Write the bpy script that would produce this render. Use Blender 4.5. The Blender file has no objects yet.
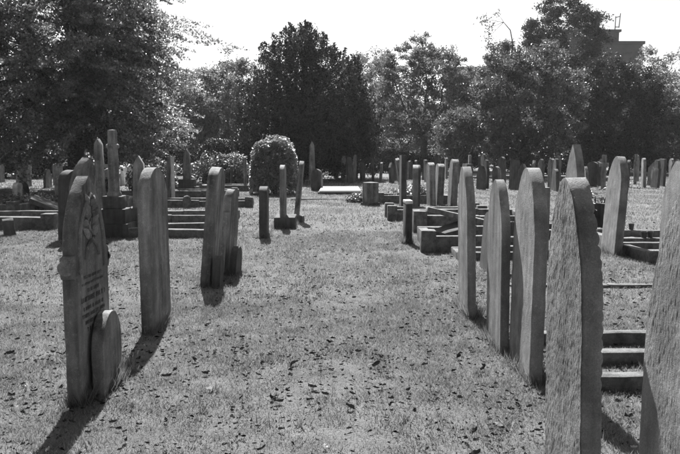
import bpy, bmesh, math, random
import numpy as np
from mathutils import Vector, Matrix

R = math.radians
scene = bpy.context.scene
col = scene.collection

# ------------------------------------------------------------------ camera, sky, sun, exposure
cam_d = bpy.data.cameras.new('camera')
cam_d.lens = 36.0; cam_d.sensor_width = 36.0
cam_d.clip_start = 0.05; cam_d.clip_end = 4000
cam = bpy.data.objects.new('camera', cam_d); col.objects.link(cam)
cam.location = (0, 0, 1.55)
cam.rotation_euler = (R(90 - 6.04), 0, 0)
scene.camera = cam

SUN_AZ = -8.5      # degrees from +Y (straight ahead), negative = to the left
SUN_EL = 46.5
world = bpy.data.worlds.new('World'); scene.world = world
world.use_nodes = True
wn = world.node_tree; wn.nodes.clear()
sky = wn.nodes.new('ShaderNodeTexSky'); sky.sky_type = 'NISHITA'; sky.sun_disc = False
sky.sun_elevation = R(SUN_EL); sky.sun_rotation = R(SUN_AZ)
sky.air_density = 1.0; sky.dust_density = 2.5; sky.ozone_density = 1.0
bw = wn.nodes.new('ShaderNodeRGBToBW')            # a black-and-white photograph
bg = wn.nodes.new('ShaderNodeBackground'); bg.inputs['Strength'].default_value = 0.048
wo = wn.nodes.new('ShaderNodeOutputWorld')
wn.links.new(sky.outputs[0], bw.inputs[0]); wn.links.new(bw.outputs[0], bg.inputs['Color'])
wn.links.new(bg.outputs[0], wo.inputs['Surface'])

sun_dir = Vector((math.sin(R(SUN_AZ)) * math.cos(R(SUN_EL)), math.cos(R(SUN_AZ)) * math.cos(R(SUN_EL)), math.sin(R(SUN_EL))))
sl = bpy.data.lights.new('sun', 'SUN'); sl.energy = 5.0; sl.angle = R(0.55); sl.color = (1, 1, 1)
so = bpy.data.objects.new('sun', sl); col.objects.link(so)
so.rotation_euler = sun_dir.to_track_quat('Z', 'Y').to_euler(); so.location = sun_dir * 60

vs = scene.view_settings
vs.view_transform = 'Standard'; vs.look = 'None'; vs.gamma = 1.0; vs.exposure = 1.68
vs.use_curve_mapping = False
scene.cycles.max_bounces = 6; scene.cycles.transparent_max_bounces = 6

rng = np.random.default_rng(7)
random.seed(7)

# ------------------------------------------------------------------ helpers
def _hash(ix, iy, iz, seed):
    h = (ix * 374761393 + iy * 668265263 + iz * 2147483647 + seed * 1274126177).astype(np.int64)
    h = (h ^ (h >> 13)) * 1274126177
    h = h & 0xffffffff
    h = (h ^ (h >> 16)) & 0xffff
    return h / 65535.0

def vnoise(p, seed=0):
    i = np.floor(p).astype(np.int64); f = p - i
    f = f * f * (3 - 2 * f)
    x, y, z = i[:, 0], i[:, 1], i[:, 2]
    def h(a, b, c): return _hash(x + a, y + b, z + c, seed)
    fx, fy, fz = f[:, 0], f[:, 1], f[:, 2]
    a = h(0,0,0)*(1-fx)+h(1,0,0)*fx; b = h(0,1,0)*(1-fx)+h(1,1,0)*fx
    c = h(0,0,1)*(1-fx)+h(1,0,1)*fx; d = h(0,1,1)*(1-fx)+h(1,1,1)*fx
    return ((a*(1-fy)+b*fy)*(1-fz) + (c*(1-fy)+d*fy)*fz) * 2 - 1

def fbm(p, seed=0, o=3):
    r = 0; a = 1.0; s = 0
    for k in range(o):
        r = r + a * vnoise(p * (2.03 ** k), seed + k * 17); s += a; a *= 0.5
    return r / s

def link(o, parent=None):
    col.objects.link(o)
    if parent is not None: o.parent = parent
    return o

def tag(o, label=None, cat=None, group=None, kind=None):
    if label: o['label'] = label
    if cat: o['category'] = cat
    if group: o['group'] = group
    if kind: o['kind'] = kind
    return o

def thing(name, label, cat, loc=(0,0,0), rot=(0,0,0), group=None):
    o = bpy.data.objects.new(name, None); o.empty_display_size = 0.2
    o.location = loc; o.rotation_euler = rot
    link(o); return tag(o, label, cat, group)

def np_mesh(name, V, F, mat, smooth=False, sharp=None):
    """V (n,3); F (m,k) array of k-gons"""
    V = np.asarray(V, dtype=np.float32); F = np.asarray(F, dtype=np.int32)
    me = bpy.data.meshes.new(name)
    m, k = F.shape
    me.vertices.add(len(V)); me.vertices.foreach_set('co', V.ravel())
    me.loops.add(m * k); me.loops.foreach_set('vertex_index', F.ravel())
    me.polygons.add(m)
    me.polygons.foreach_set('loop_start', np.arange(0, m * k, k, dtype=np.int32))
    me.polygons.foreach_set('loop_total', np.full(m, k, dtype=np.int32))
    me.polygons.foreach_set('use_smooth', np.full(m, smooth, dtype=bool))
    me.update(calc_edges=True); me.validate()
    if mat: me.materials.append(mat)
    if sharp: me.set_sharp_from_angle(angle=R(sharp))
    return me

def mobj(name, me, parent=None, loc=(0,0,0), rot=(0,0,0)):
    o = bpy.data.objects.new(name, me); o.location = loc; o.rotation_euler = rot
    return link(o, parent)

def copy_tree(o, parent=None):
    c = o.copy(); col.objects.link(c)
    if parent is not None:
        c.parent = parent
    for ch in list(o.children):
        copy_tree(ch, c)
    return c

# ------------------------------------------------------------------ materials (all neutral greys)
def g4(v): return (v, v, v, 1)

def stone_mat(name, lo, hi, scale=9, streak=0.5, lichen=0.35, bump=0.5, rough=0.9, fine=70, speck=0.35):
    m = bpy.data.materials.new(name); m.use_nodes = True
    nt = m.node_tree; N = nt.nodes; L = nt.links
    b = N['Principled BSDF']; b.inputs['Roughness'].default_value = rough
    b.inputs['Specular IOR Level'].default_value = 0.25
    tc = N.new('ShaderNodeTexCoord'); oi = N.new('ShaderNodeObjectInfo')
    off = N.new('ShaderNodeVectorMath'); off.operation = 'ADD'
    mul = N.new('ShaderNodeMath'); mul.operation = 'MULTIPLY'; mul.inputs[1].default_value = 37.0
    L.new(oi.outputs['Random'], mul.inputs[0]); L.new(tc.outputs['Object'], off.inputs[0]); L.new(mul.outputs[0], off.inputs[1])
    n1 = N.new('ShaderNodeTexNoise'); n1.inputs['Scale'].default_value = scale; n1.inputs['Detail'].default_value = 6; n1.inputs['Roughness'].default_value = 0.65
    L.new(off.outputs[0], n1.inputs['Vector'])
    mp = N.new('ShaderNodeMapping'); mp.inputs['Scale'].default_value = (1, 1, 0.09)
    L.new(off.outputs[0], mp.inputs['Vector'])
    n2 = N.new('ShaderNodeTexNoise'); n2.inputs['Scale'].default_value = scale * 2.2; n2.inputs['Detail'].default_value = 4
    L.new(mp.outputs[0], n2.inputs['Vector'])
    mx = N.new('ShaderNodeMix'); mx.inputs[0].default_value = streak
    L.new(n1.outputs[0], mx.inputs[2]); L.new(n2.outputs[0], mx.inputs[3])
    cr = N.new('ShaderNodeValToRGB'); cr.color_ramp.elements[0].position = 0.3; cr.color_ramp.elements[1].position = 0.72
    cr.color_ramp.elements[0].color = g4(lo); cr.color_ramp.elements[1].color = g4(hi)
    L.new(mx.outputs[0], cr.inputs[0])
    vz = N.new('ShaderNodeTexNoise'); vz.inputs['Scale'].default_value = 24; vz.inputs['Detail'].default_value = 5; vz.inputs['Roughness'].default_value = 0.8
    L.new(off.outputs[0], vz.inputs['Vector'])
    lr = N.new('ShaderNodeValToRGB'); lr.color_ramp.elements[0].position = 0.56; lr.color_ramp.elements[1].position = 0.68
    lr.color_ramp.elements[0].color = g4(0); lr.color_ramp.elements[1].color = g4(lichen)
    L.new(vz.outputs[0], lr.inputs[0])
    mc = N.new('ShaderNodeMix'); mc.data_type = 'RGBA'
    L.new(lr.outputs[0], mc.inputs[0]); L.new(cr.outputs[0], mc.inputs[6]); mc.inputs[7].default_value = g4(min(0.55, hi * 1.5))
    sp = N.new('ShaderNodeTexNoise'); sp.inputs['Scale'].default_value = 150; sp.inputs['Detail'].default_value = 4; sp.inputs['Roughness'].default_value = 0.8
    L.new(off.outputs[0], sp.inputs['Vector'])
    sr = N.new('ShaderNodeMapRange'); sr.inputs[1].default_value = 0.3; sr.inputs[2].default_value = 0.7; sr.inputs[3].default_value = 1 - speck; sr.inputs[4].default_value = 1 + speck
    L.new(sp.outputs[0], sr.inputs[0])
    bl = N.new('ShaderNodeTexNoise'); bl.inputs['Scale'].default_value = 2.6; bl.inputs['Detail'].default_value = 5; bl.inputs['Roughness'].default_value = 0.6
    L.new(off.outputs[0], bl.inputs['Vector'])
    br = N.new('ShaderNodeMapRange'); br.inputs[1].default_value = 0.35; br.inputs[2].default_value = 0.65; br.inputs[3].default_value = 1 - speck; br.inputs[4].default_value = 1 + speck * 0.6
    L.new(bl.outputs[0], br.inputs[0])
    sm = N.new('ShaderNodeMath'); sm.operation = 'MULTIPLY'; L.new(sr.outputs[0], sm.inputs[0]); L.new(br.outputs[0], sm.inputs[1])
    vm = N.new('ShaderNodeVectorMath'); vm.operation = 'SCALE'; L.new(mc.outputs[2], vm.inputs[0]); L.new(sm.outputs[0], vm.inputs['Scale'])
    L.new(vm.outputs[0], b.inputs['Base Color'])
    n3 = N.new('ShaderNodeTexNoise'); n3.inputs['Scale'].default_value = fine; n3.inputs['Detail'].default_value = 6; n3.inputs['Roughness'].default_value = 0.7
    L.new(off.outputs[0], n3.inputs['Vector'])
    bp = N.new('ShaderNodeBump'); bp.inputs['Strength'].default_value = bump; bp.inputs['Distance'].default_value = 0.012
    L.new(n3.outputs[0], bp.inputs['Height'])
    L.new(bp.outputs[0], b.inputs['Normal'])
    return m

def leaf_mat(name, c, var=0.5, trans=0.35, gloss=0.12, grough=0.35, tint=1.6, patch=0.0):
    m = bpy.data.materials.new(name); m.use_nodes = True
    nt = m.node_tree; N = nt.nodes; L = nt.links; N.clear()
    out = N.new('ShaderNodeOutputMaterial')
    ge = N.new('ShaderNodeNewGeometry')
    mr = N.new('ShaderNodeMapRange'); mr.inputs[3].default_value = c * (1 - var); mr.inputs[4].default_value = c * (1 + var)
    L.new(ge.outputs['Random Per Island'], mr.inputs[0])
    if patch:
        pn = N.new('ShaderNodeTexNoise'); pn.inputs['Scale'].default_value = 1.1; pn.inputs['Detail'].default_value = 6; pn.inputs['Roughness'].default_value = 0.65
        L.new(ge.outputs['Position'], pn.inputs['Vector'])
        pr = N.new('ShaderNodeMapRange'); pr.inputs[1].default_value = 0.35; pr.inputs[2].default_value = 0.65; pr.inputs[3].default_value = 1 - patch; pr.inputs[4].default_value = 1 + patch
        L.new(pn.outputs[0], pr.inputs[0])
        pm = N.new('ShaderNodeMath'); pm.operation = 'MULTIPLY'; L.new(mr.outputs[0], pm.inputs[0]); L.new(pr.outputs[0], pm.inputs[1])
        mr = pm
    t2 = N.new('ShaderNodeMath'); t2.operation = 'MULTIPLY'; t2.inputs[1].default_value = tint
    L.new(mr.outputs[0], t2.inputs[0])
    df = N.new('ShaderNodeBsdfDiffuse'); tr = N.new('ShaderNodeBsdfTranslucent'); gl = N.new('ShaderNodeBsdfGlossy')
    gl.inputs['Roughness'].default_value = grough; gl.inputs['Color'].default_value = g4(0.8)
    L.new(mr.outputs[0], df.inputs[0]); L.new(t2.outputs[0], tr.inputs[0])
    m1 = N.new('ShaderNodeMixShader'); m1.inputs[0].default_value = trans
    L.new(df.outputs[0], m1.inputs[1]); L.new(tr.outputs[0], m1.inputs[2])
    m2 = N.new('ShaderNodeMixShader')
    lw = N.new('ShaderNodeLayerWeight'); lw.inputs['Blend'].default_value = 0.3
    gm = N.new('ShaderNodeMath'); gm.operation = 'MULTIPLY'; gm.inputs[1].default_value = gloss * 4
    ga = N.new('ShaderNodeMath'); ga.operation = 'ADD'; ga.inputs[1].default_value = gloss * 0.35
    L.new(lw.outputs['Fresnel'], gm.inputs[0]); L.new(gm.outputs[0], ga.inputs[0]); L.new(ga.outputs[0], m2.inputs[0])
    L.new(m1.outputs[0], m2.inputs[1]); L.new(gl.outputs[0], m2.inputs[2])
    L.new(m2.outputs[0], out.inputs['Surface'])
    return m

def simple_mat(name, c, rough=0.8, spec=0.3, bscale=None, bstr=0.3, var=0.0, vscale=3):
    m = bpy.data.materials.new(name); m.use_nodes = True
    nt = m.node_tree; N = nt.nodes; L = nt.links
    b = N['Principled BSDF']; b.inputs['Roughness'].default_value = rough; b.inputs['Specular IOR Level'].default_value = spec
    b.inputs['Base Color'].default_value = g4(c)
    tc = N.new('ShaderNodeTexCoord')
    if var:
        n = N.new('ShaderNodeTexNoise'); n.inputs['Scale'].default_value = vscale; n.inputs['Detail'].default_value = 5
        L.new(tc.outputs['Object'], n.inputs['Vector'])
        mr = N.new('ShaderNodeMapRange'); mr.inputs[1].default_value = 0.3; mr.inputs[2].default_value = 0.7
        mr.inputs[3].default_value = c * (1 - var); mr.inputs[4].default_value = c * (1 + var)
        L.new(n.outputs[0], mr.inputs[0]); L.new(mr.outputs[0], b.inputs['Base Color'])
    if bscale:
        n = N.new('ShaderNodeTexNoise'); n.inputs['Scale'].default_value = bscale; n.inputs['Detail'].default_value = 5
        L.new(tc.outputs['Object'], n.inputs['Vector'])
        bp = N.new('ShaderNodeBump'); bp.inputs['Strength'].default_value = bstr; bp.inputs['Distance'].default_value = 0.02
        L.new(n.outputs[0], bp.inputs['Height']); L.new(bp.outputs[0], b.inputs['Normal'])
    return m

M = {
 'sand':   stone_mat('rough_sandstone', 0.10, 0.27, 7, 0.5, 0.35, 0.6, fine=95),
 'sandsm': stone_mat('smooth_sandstone', 0.09, 0.28, 6, 0.65, 0.35, 0.5, fine=120),
 'grey':   stone_mat('weathered_stone', 0.045, 0.29, 6, 0.7, 0.4, 0.6),
 'dark':   stone_mat('sooty_stone', 0.035, 0.11, 7, 0.6, 0.3, 0.45),
 'pale':   stone_mat('pale_marble', 0.42, 0.62, 5, 0.4, 0.1, 0.2),
 'kerb':   stone_mat('mossy_kerbstone', 0.05, 0.19, 11, 0.1, 0.5, 0.6),
 'granite': stone_mat('polished_pale_granite', 0.72, 0.80, 120, 0.0, 0.05, 0.02, rough=0.3, speck=0.05),
 'blackgranite': stone_mat('dark_granite', 0.035, 0.07, 140, 0.0, 0.05, 0.05, rough=0.35),
 'letter': simple_mat('lead_letter_black', 0.02, 0.6),
 'bark':   simple_mat('bark', 0.09, 0.95, 0.1, 22, 0.9, 0.45, 9),
 'brick':  simple_mat('building_render', 0.09, 0.9, 0.2, 30, 0.2, 0.15, 0.6),
 'roofing': simple_mat('roof_felt', 0.07, 0.9, 0.2),
 'glass':  simple_mat('window_glass', 0.03, 0.12, 0.6),
 'metal':  simple_mat('painted_metal', 0.08, 0.5, 0.5),
 'pot':    simple_mat('black_pot', 0.02, 0.45, 0.5),
 'soil':   simple_mat('grave_gravel', 0.20, 0.95, 0.1, 90, 1.0, 0.5, 60),
 'leaf_l': leaf_mat('lime_leaf', 0.12, 0.55, 0.52, 0.08, 0.4, 1.7),
 'leaf_d': leaf_mat('yew_needle', 0.040, 0.5, 0.15, 0.02, 0.5, 1.6),
 'leaf_m': leaf_mat('maple_leaf', 0.105, 0.5, 0.38, 0.03, 0.55, 1.8),
 'leaf_h': leaf_mat('holm_oak_leaf', 0.095, 0.55, 0.30, 0.05, 0.45, 1.7),
 'leaf_p': leaf_mat('pale_shrub_leaf', 0.09, 0.4, 0.35, 0.025, 0.5, 1.6),
 'leaf_b': leaf_mat('clipped_bush_leaf', 0.15, 0.5, 0.38, 0.05, 0.4, 1.8),
 'blade':  leaf_mat('grass_blade', 0.142, 0.5, 0.40, 0.02, 0.6, 1.3, patch=0.28),
 'dead':   leaf_mat('dead_leaf', 0.042, 0.8, 0.06, 0.004, 0.6, 1.0),
 'deadmid': leaf_mat('grey_dead_leaf', 0.2, 0.8, 0.2, 0.02, 0.5, 1.1),
 'deadpale': leaf_mat('pale_dead_leaf', 0.42, 0.3, 0.2, 0.05, 0.5, 1.1),
}

# ground: thatch and bare soil between the blades
def ground_mat():
    m = bpy.data.materials.new('turf'); m.use_nodes = True
    nt = m.node_tree; N = nt.nodes; L = nt.links
    b = N['Principled BSDF']; b.inputs['Roughness'].default_value = 1.0; b.inputs['Specular IOR Level'].default_value = 0.05
    tc = N.new('ShaderNodeTexCoord')
    def noise(s, d, rg=0.6):
        n = N.new('ShaderNodeTexNoise'); n.inputs['Scale'].default_value = s; n.inputs['Detail'].default_value = d; n.inputs['Roughness'].default_value = rg
        L.new(tc.outputs['Object'], n.inputs['Vector']); return n
    a = noise(0.45, 4); c = noise(5, 5); f = noise(60, 4, 0.8)
    mx = N.new('ShaderNodeMix'); mx.inputs[0].default_value = 0.5; L.new(a.outputs[0], mx.inputs[2]); L.new(c.outputs[0], mx.inputs[3])
    m2 = N.new('ShaderNodeMix'); m2.inputs[0].default_value = 0.45; L.new(mx.outputs[0], m2.inputs[2]); L.new(f.outputs[0], m2.inputs[3])
    cr = N.new('ShaderNodeValToRGB'); cr.color_ramp.elements[0].position = 0.36; cr.color_ramp.elements[1].position = 0.66
    cr.color_ramp.elements[0].color = g4(0.07); cr.color_ramp.elements[1].color = g4(0.25)
    L.new(m2.outputs[0], cr.inputs[0]); L.new(cr.outputs[0], b.inputs['Base Color'])
    bp = N.new('ShaderNodeBump'); bp.inputs['Strength'].default_value = 0.9; bp.inputs['Distance'].default_value = 0.03
    L.new(f.outputs[0], bp.inputs['Height']); L.new(bp.outputs[0], b.inputs['Normal'])
    return m
M['turf'] = ground_mat()

# ------------------------------------------------------------------ ground
def gz(x, y):
    p = np.stack([np.asarray(x) * 0.6, np.asarray(y) * 0.6, np.zeros_like(np.asarray(x, dtype=float))], 1)
    q = p * 4.5
    return fbm(p, 3, 2) * 0.03 + vnoise(q, 9) * 0.008

xs = np.concatenate([[-1800, -700, -300, -140, -80, -50], np.arange(-30, 30.01, 0.3), [50, 80, 140, 300, 700, 1800]])
ys = np.concatenate([[-600, -150, -40, -12], np.arange(-4, 44.01, 0.3), [50, 60, 75, 95, 130, 200, 400, 900, 2200]])
X, Y = np.meshgrid(xs, ys)
Z = gz(X.ravel(), Y.ravel())
Z[(np.abs(X.ravel()) > 32) | (Y.ravel() > 46) | (Y.ravel() < -6)] = 0
V = np.stack([X.ravel(), Y.ravel(), Z], 1)
nx, ny = len(xs), len(ys)
ii = (np.arange(ny - 1)[:, None] * nx + np.arange(nx - 1)[None, :]).ravel()
F = np.stack([ii, ii + 1, ii + 1 + nx, ii + nx], 1)
ground = mobj('ground', np_mesh('ground', V, F, M['turf'], True))
tag(ground, 'mown turf of the graveyard running back between the rows of stones', None, None, 'structure')

# ------------------------------------------------------------------ stone shapes
def lancet(a, z0, H, n=22, shoulder=None):
    Rr = H - z0; r = (a * a + Rr * Rr) / (2 * a)
    out = []
    for k in range(n + 1):
        t = 1 - (1 - k / n) ** 1.6
        z = z0 + Rr * t
        w = max(math.sqrt(max(r * r - (z - z0) ** 2, 0)) - (r - a), 0.0)
        out.append((z, w))
    out[-1] = (H, 0.0015)
    return out

def arch(a, z0, H, n=18):
    out = []
    for k in range(n + 1):
        t = math.sin(k / n * math.pi / 2)
        out.append((z0 + (H - z0) * t, max(a * math.cos(k / n * math.pi / 2), 0.0015)))
    return out

def profile(kind, W, H, nbody=10):
    a = W / 2; z_ = -0.12
    def body(z1, a0=a, a1=a, n=nbody): return [(z_ + (z1 - z_) * k / n, a0 + (a1 - a0) * k / n) for k in range(n)]
    if kind == 'round':   z0 = H - a; return body(z0) + arch(a, z0, H)
    if kind == 'segment': z0 = H - a * 0.55; return body(z0) + arch(a, z0, H)
    if kind == 'lancet':  z0 = H - a * 1.75; return body(z0) + lancet(a, z0, H)
    if kind == 'tall_lancet': z0 = H - a * 2.6; return body(z0) + lancet(a, z0, H)
    if kind in ('bullet', 'tall_bullet'):
        rise = a * (1.5 if kind == 'bullet' else 2.3); z0 = H - rise; p = 1.75; o = []
        for k in range(29):
            th = k / 28 * math.pi / 2
            o.append((z0 + rise * math.sin(th) ** (2 / p), max(a * math.cos(th) ** (2 / p), 0.0015)))
        return body(z0 - 0.01) + o
    if kind == 'gable':   z0 = H - a * 0.8; return body(z0) + [(z0, a), (H - 0.03, a * 0.12), (H, 0.0015)]
    if kind == 'square':  return body(H - 0.02) + [(H - 0.02, a), (H, a - 0.015), (H + 0.001, 0.0015)]
    if kind == 'shouldered':
        z0 = H - a * 1.0
        return body(z0) + [(z0 - 0.002, a), (z0, a * 0.74)] + arch(a * 0.74, z0 + 0.05, H)
    if kind == 'gothic':
        z0 = H * 0.62
        return (body(z0 - 0.09) + [(z0 - 0.088, a), (z0 - 0.08, a + 0.022), (z0 - 0.03, a + 0.035), (z0 + 0.03, a + 0.03), (z0 + 0.055, a + 0.012), (z0 + 0.06, a - 0.018)]
                + lancet(a - 0.02, z0 + 0.065, H, 40))
    if kind == 'obelisk': return [(z_, a), (H - W * 0.7, a * 0.62), (H, 0.0015)]
    raise ValueError(kind)

def slab_mesh(name, prof, T, mat, nf=8, nb=8, ns=3, seed=0, rough=0.0, tool=0.0, edge=0.0, dz=None, bev=0.006, slant=0.0, scallop=0.0):
    """loft a rounded-rectangle section up the profile; rough/tool = relief of the broad faces, edge = unevenness of the edges"""
    P = []
    for (z, w), (z2, w2) in zip(prof[:-1], prof[1:]):
        n = 1 if not dz else max(1, int(math.hypot(z2 - z, w2 - w) / dz))
        for k in range(n):
            P.append((z + (z2 - z) * k / n, w + (w2 - w) * k / n))
    P.append(prof[-1])
    P = np.array(P); rows = len(P)
    h = T / 2
    ring = []   # (s along width -1..1, offx, y, nx, ny, face) ; front is y = -h
    for k in range(nf): ring.append((-1 + 2 * k / (nf - 1), bev * (1 if k == 0 else -1 if k == nf - 1 else 0), -h, 0, -1, 0))
    for k in range(ns): ring.append((1, 0, -h + bev + (T - 2 * bev) * k / (ns - 1), 1, 0, 1))
    for k in range(nb): ring.append((1 - 2 * k / (nb - 1), bev * (-1 if k == 0 else 1 if k == nb - 1 else 0), h, 0, 1, 2))
    for k in range(ns): ring.append((-1, 0, h - bev - (T - 2 * bev) * k / (ns - 1), -1, 0, 3))
    ring = np.array(ring); m = len(ring)
    zz = np.repeat(P[:, 0], m); ww = np.repeat(P[:, 1], m)
    rg = np.tile(ring, (rows, 1))
    lim = np.minimum(np.abs(rg[:, 1]), ww * 0.5) * np.sign(rg[:, 1])
    x = rg[:, 0] * ww + lim; y = rg[:, 2].copy()
    V = np.stack([x, y, zz], 1)
    if rough or tool or edge:
        q = V + seed * 3.7
        d = np.zeros(len(V))
        face = (rg[:, 5] == 0) | (rg[:, 5] == 2)
        if rough: d += np.where(face, fbm(q * 22, seed, 3) * rough, 0)
        if tool:
            wx = fbm(q * np.array([9, 9, 5]), seed + 5, 2) * 0.02
            q2 = np.stack([(q[:, 0] + wx + q[:, 2] * slant) * 135, q[:, 1] * 3, (q[:, 2] + wx) * 48], 1)
            t1 = vnoise(q2, seed + 8)
            q3 = np.stack([(q[:, 0] - wx + q[:, 2] * slant) * 190, q[:, 1] * 3, q[:, 2] * 75], 1)
            t2 = vnoise(q3, seed + 11)
            d += np.where(rg[:, 5] == 2, (t1 * 0.65 + t2 * 0.5) * tool, 0)
        e = np.zeros(len(V))
        if edge:
            e = fbm(np.stack([q[:, 0] * 6, q[:, 1] * 4, q[:, 2] * 16], 1), seed + 3, 3) * edge
            e = e - np.clip(vnoise(q * np.array([9, 14, 13]), seed + 21) - 0.5, 0, 0.5) * edge * 4 * np.clip(ww / 0.12, 0, 1)
        side = ~face
        V[:, 1] += d * rg[:, 4]
        if scallop:
            cz = np.abs(np.sin((zz + 0.022 * vnoise(q * 7, seed)) * math.pi / 0.056)) ** 0.7
            V[:, 1] += scallop * (0.6 + 0.7 * vnoise(q * 5 + 9, seed + 6)) * (1 - cz) * np.clip((np.abs(rg[:, 0]) - 0.6) / 0.4, 0, 1) * np.clip((h * 0.3 - rg[:, 2]) / T, 0, 1)
        if rough: V[:, 0] += np.where(side, fbm(q * 26, seed + 2, 3) * rough * np.sign(rg[:, 0]) * np.clip(ww / 0.03, 0, 1), 0)
        fall = np.clip(np.abs(rg[:, 0]), 0, 1) ** 8
        V[:, 0] += e * np.sign(rg[:, 0]) * fall * np.clip(ww / 0.03, 0, 1)
        top = np.clip(1 - ww / 0.12, 0, 1)
        V[:, 2] += e * 0.5 * top
    i = (np.arange(rows - 1)[:, None] * m + np.arange(m)[None, :])
    j = (np.arange(rows - 1)[:, None] * m + (np.arange(m)[None, :] + 1) % m)
    F = np.stack([i.ravel(), j.ravel(), (j + m).ravel(), (i + m).ravel()], 1)
    return np_mesh(name, V, F, mat, True, 38)

def block_mesh(name, sx, sy, sz, mat, bev=0.012, jit=0.004, seed=0, worn=0.0, z0=0.0):
    """a worn block, its base at z0, centred in x and y"""
    bm = bmesh.new()
    bmesh.ops.create_cube(bm, size=1)
    r = random.Random(seed)
    for v in bm.verts:
        v.co.x *= sx; v.co.y *= sy; v.co.z = (v.co.z + 0.5) * sz + z0
        v.co += Vector([r.uniform(-jit, jit) for _ in range(3)])
    bmesh.ops.bevel(bm, geom=bm.edges[:], offset=bev, segments=2, affect='EDGES', profile=0.6)
    if worn:
        ed = [e for e in bm.edges if e.calc_length() > 0.3]
        bmesh.ops.subdivide_edges(bm, edges=ed, cuts=7, use_grid_fill=True)
        co = np.array([v.co[:] for v in bm.verts]); dn = fbm(co * 7 + seed * 1.3, seed % 50, 3) * worn
        dn2 = fbm(co * 5 + seed * 2.9 + 40, seed % 50 + 3, 2) * worn
        for v, a_, b_ in zip(bm.verts, dn, dn2): v.co.z += a_; v.co.y += b_
    me = bpy.data.meshes.new(name); bm.to_mesh(me); bm.free()
    me.materials.append(mat)
    for p in me.polygons: p.use_smooth = True
    me.set_sharp_from_angle(angle=R(35))
    return me

def tube_np(pts, rad, sides=7):
    pts = np.asarray(pts, float); n = len(pts)
    T = np.gradient(pts, axis=0); T /= np.linalg.norm(T, axis=1)[:, None] + 1e-9
    up = np.array([0.31, 0.17, 0.93]); A = np.cross(T, up); A /= np.linalg.norm(A, axis=1)[:, None] + 1e-9
    B = np.cross(T, A)
    th = np.arange(sides) / sides * 2 * math.pi
    V = pts[:, None, :] + (A[:, None, :] * np.cos(th)[None, :, None] + B[:, None, :] * np.sin(th)[None, :, None]) * np.asarray(rad)[:, None, None]
    i = (np.arange(n - 1)[:, None] * sides + np.arange(sides)[None, :]).ravel()
    j = (np.arange(n - 1)[:, None] * sides + ((np.arange(sides) + 1) % sides)[None, :]).ravel()
    F = np.stack([i, j, j + sides, i + sides], 1)
    return V.reshape(-1, 3), F

def join_np(parts):
    V = []; F = []; o = 0
    for v, f in parts:
        V.append(v); F.append(f + o); o += len(v)
    return np.concatenate(V), np.concatenate(F)

def lathe_mesh(name, prof, mat, n=16):
    th = np.arange(n) / n * 2 * math.pi
    V = np.array([[r * math.cos(t), r * math.sin(t), z] for (r, z) in prof for t in th])
    k = len(prof)
    i = (np.arange(k - 1)[:, None] * n + np.arange(n)[None, :]).ravel(); j = (np.arange(k - 1)[:, None] * n + ((np.arange(n) + 1) % n)[None, :]).ravel()
    return np_mesh(name, V, np.stack([i, j, j + n, i + n], 1), mat, True, 40)

def cross_mesh(name, H, W, t, arm_z, mat):
    """upright cross: one extruded outline with chamfers"""
    a = t / 2
    o = [(-a * 1.15, -0.1), (a * 1.15, -0.1), (a, arm_z - a), (W / 2, arm_z - a), (W / 2, arm_z + a), (a, arm_z + a), (a, H), (-a, H), (-a, arm_z + a), (-W / 2, arm_z + a), (-W / 2, arm_z - a), (-a, arm_z - a)]
    bm = bmesh.new()
    vs_ = [bm.verts.new((x, -a * 0.9, z)) for x, z in o]
    f = bm.faces.new(vs_)
    ex = bmesh.ops.extrude_face_region(bm, geom=[f])
    for v in ex['geom']:
        if isinstance(v, bmesh.types.BMVert): v.co.y += a * 1.8
    bmesh.ops.recalc_face_normals(bm, faces=bm.faces[:])
    bmesh.ops.bevel(bm, geom=bm.edges[:], offset=0.008, segments=1, affect='EDGES')
    me = bpy.data.meshes.new(name); bm.to_mesh(me); bm.free(); me.materials.append(mat)
    return me

EDGE = math.pi / 2      # stone set edge-on: its broad face looks across the path

# ------------------------------------------------------------------ near stones, left of the path
# stone with carved gothic head, shoulders, inscription
sx, sy = -1.635, 4.33
t = thing('gothic_headstone', 'tall pointed gothic headstone with carved arch, shoulder bosses and black inscription', 'headstone', (sx, sy, 0), (R(-0.3), R(0.6), EDGE + R(-1.0)))
W1, H1, T1 = 0.56, 1.42, 0.08
prof1 = profile('gothic', W1, H1, 24)
mobj('slab', slab_mesh('slab', prof1, T1, M['grey'], 30, 12, 5, 3, 0.0012, 0, 0.003, 0.02), t)
def on_front(name, V, F, mat, parent, smooth=True):
    return mobj(name, np_mesh(name, V, F, mat, smooth, 40), parent)
# raised moulding following the pointed arch
zc = H1 * 0.62 + 0.065
mp = []
for (z, w) in lancet(W1 / 2 - 0.075, zc, H1 - 0.12, 30): mp.append((w, z))
path = [(-x, z) for x, z in mp] + [(x, z) for x, z in reversed(mp)]
path = [(-W1 / 2 + 0.075, 0.82)] + path + [(W1 / 2 - 0.075, 0.82)]
v, f = tube_np([(x, -T1 / 2 - 0.002, z) for x, z in path], [0.016] * len(path), 8)
on_front('arch_moulding', v, f, M['grey'], t)
# ring moulding below the carving
th = np.linspace(0, math.pi, 24)
v, f = tube_np([(0.105 * math.cos(a), -T1 / 2 - 0.002, 0.90 + 0.105 * math.sin(a)) for a in th], [0.013] * 24, 8)
on_front('round_moulding', v, f, M['grey'], t)
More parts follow.
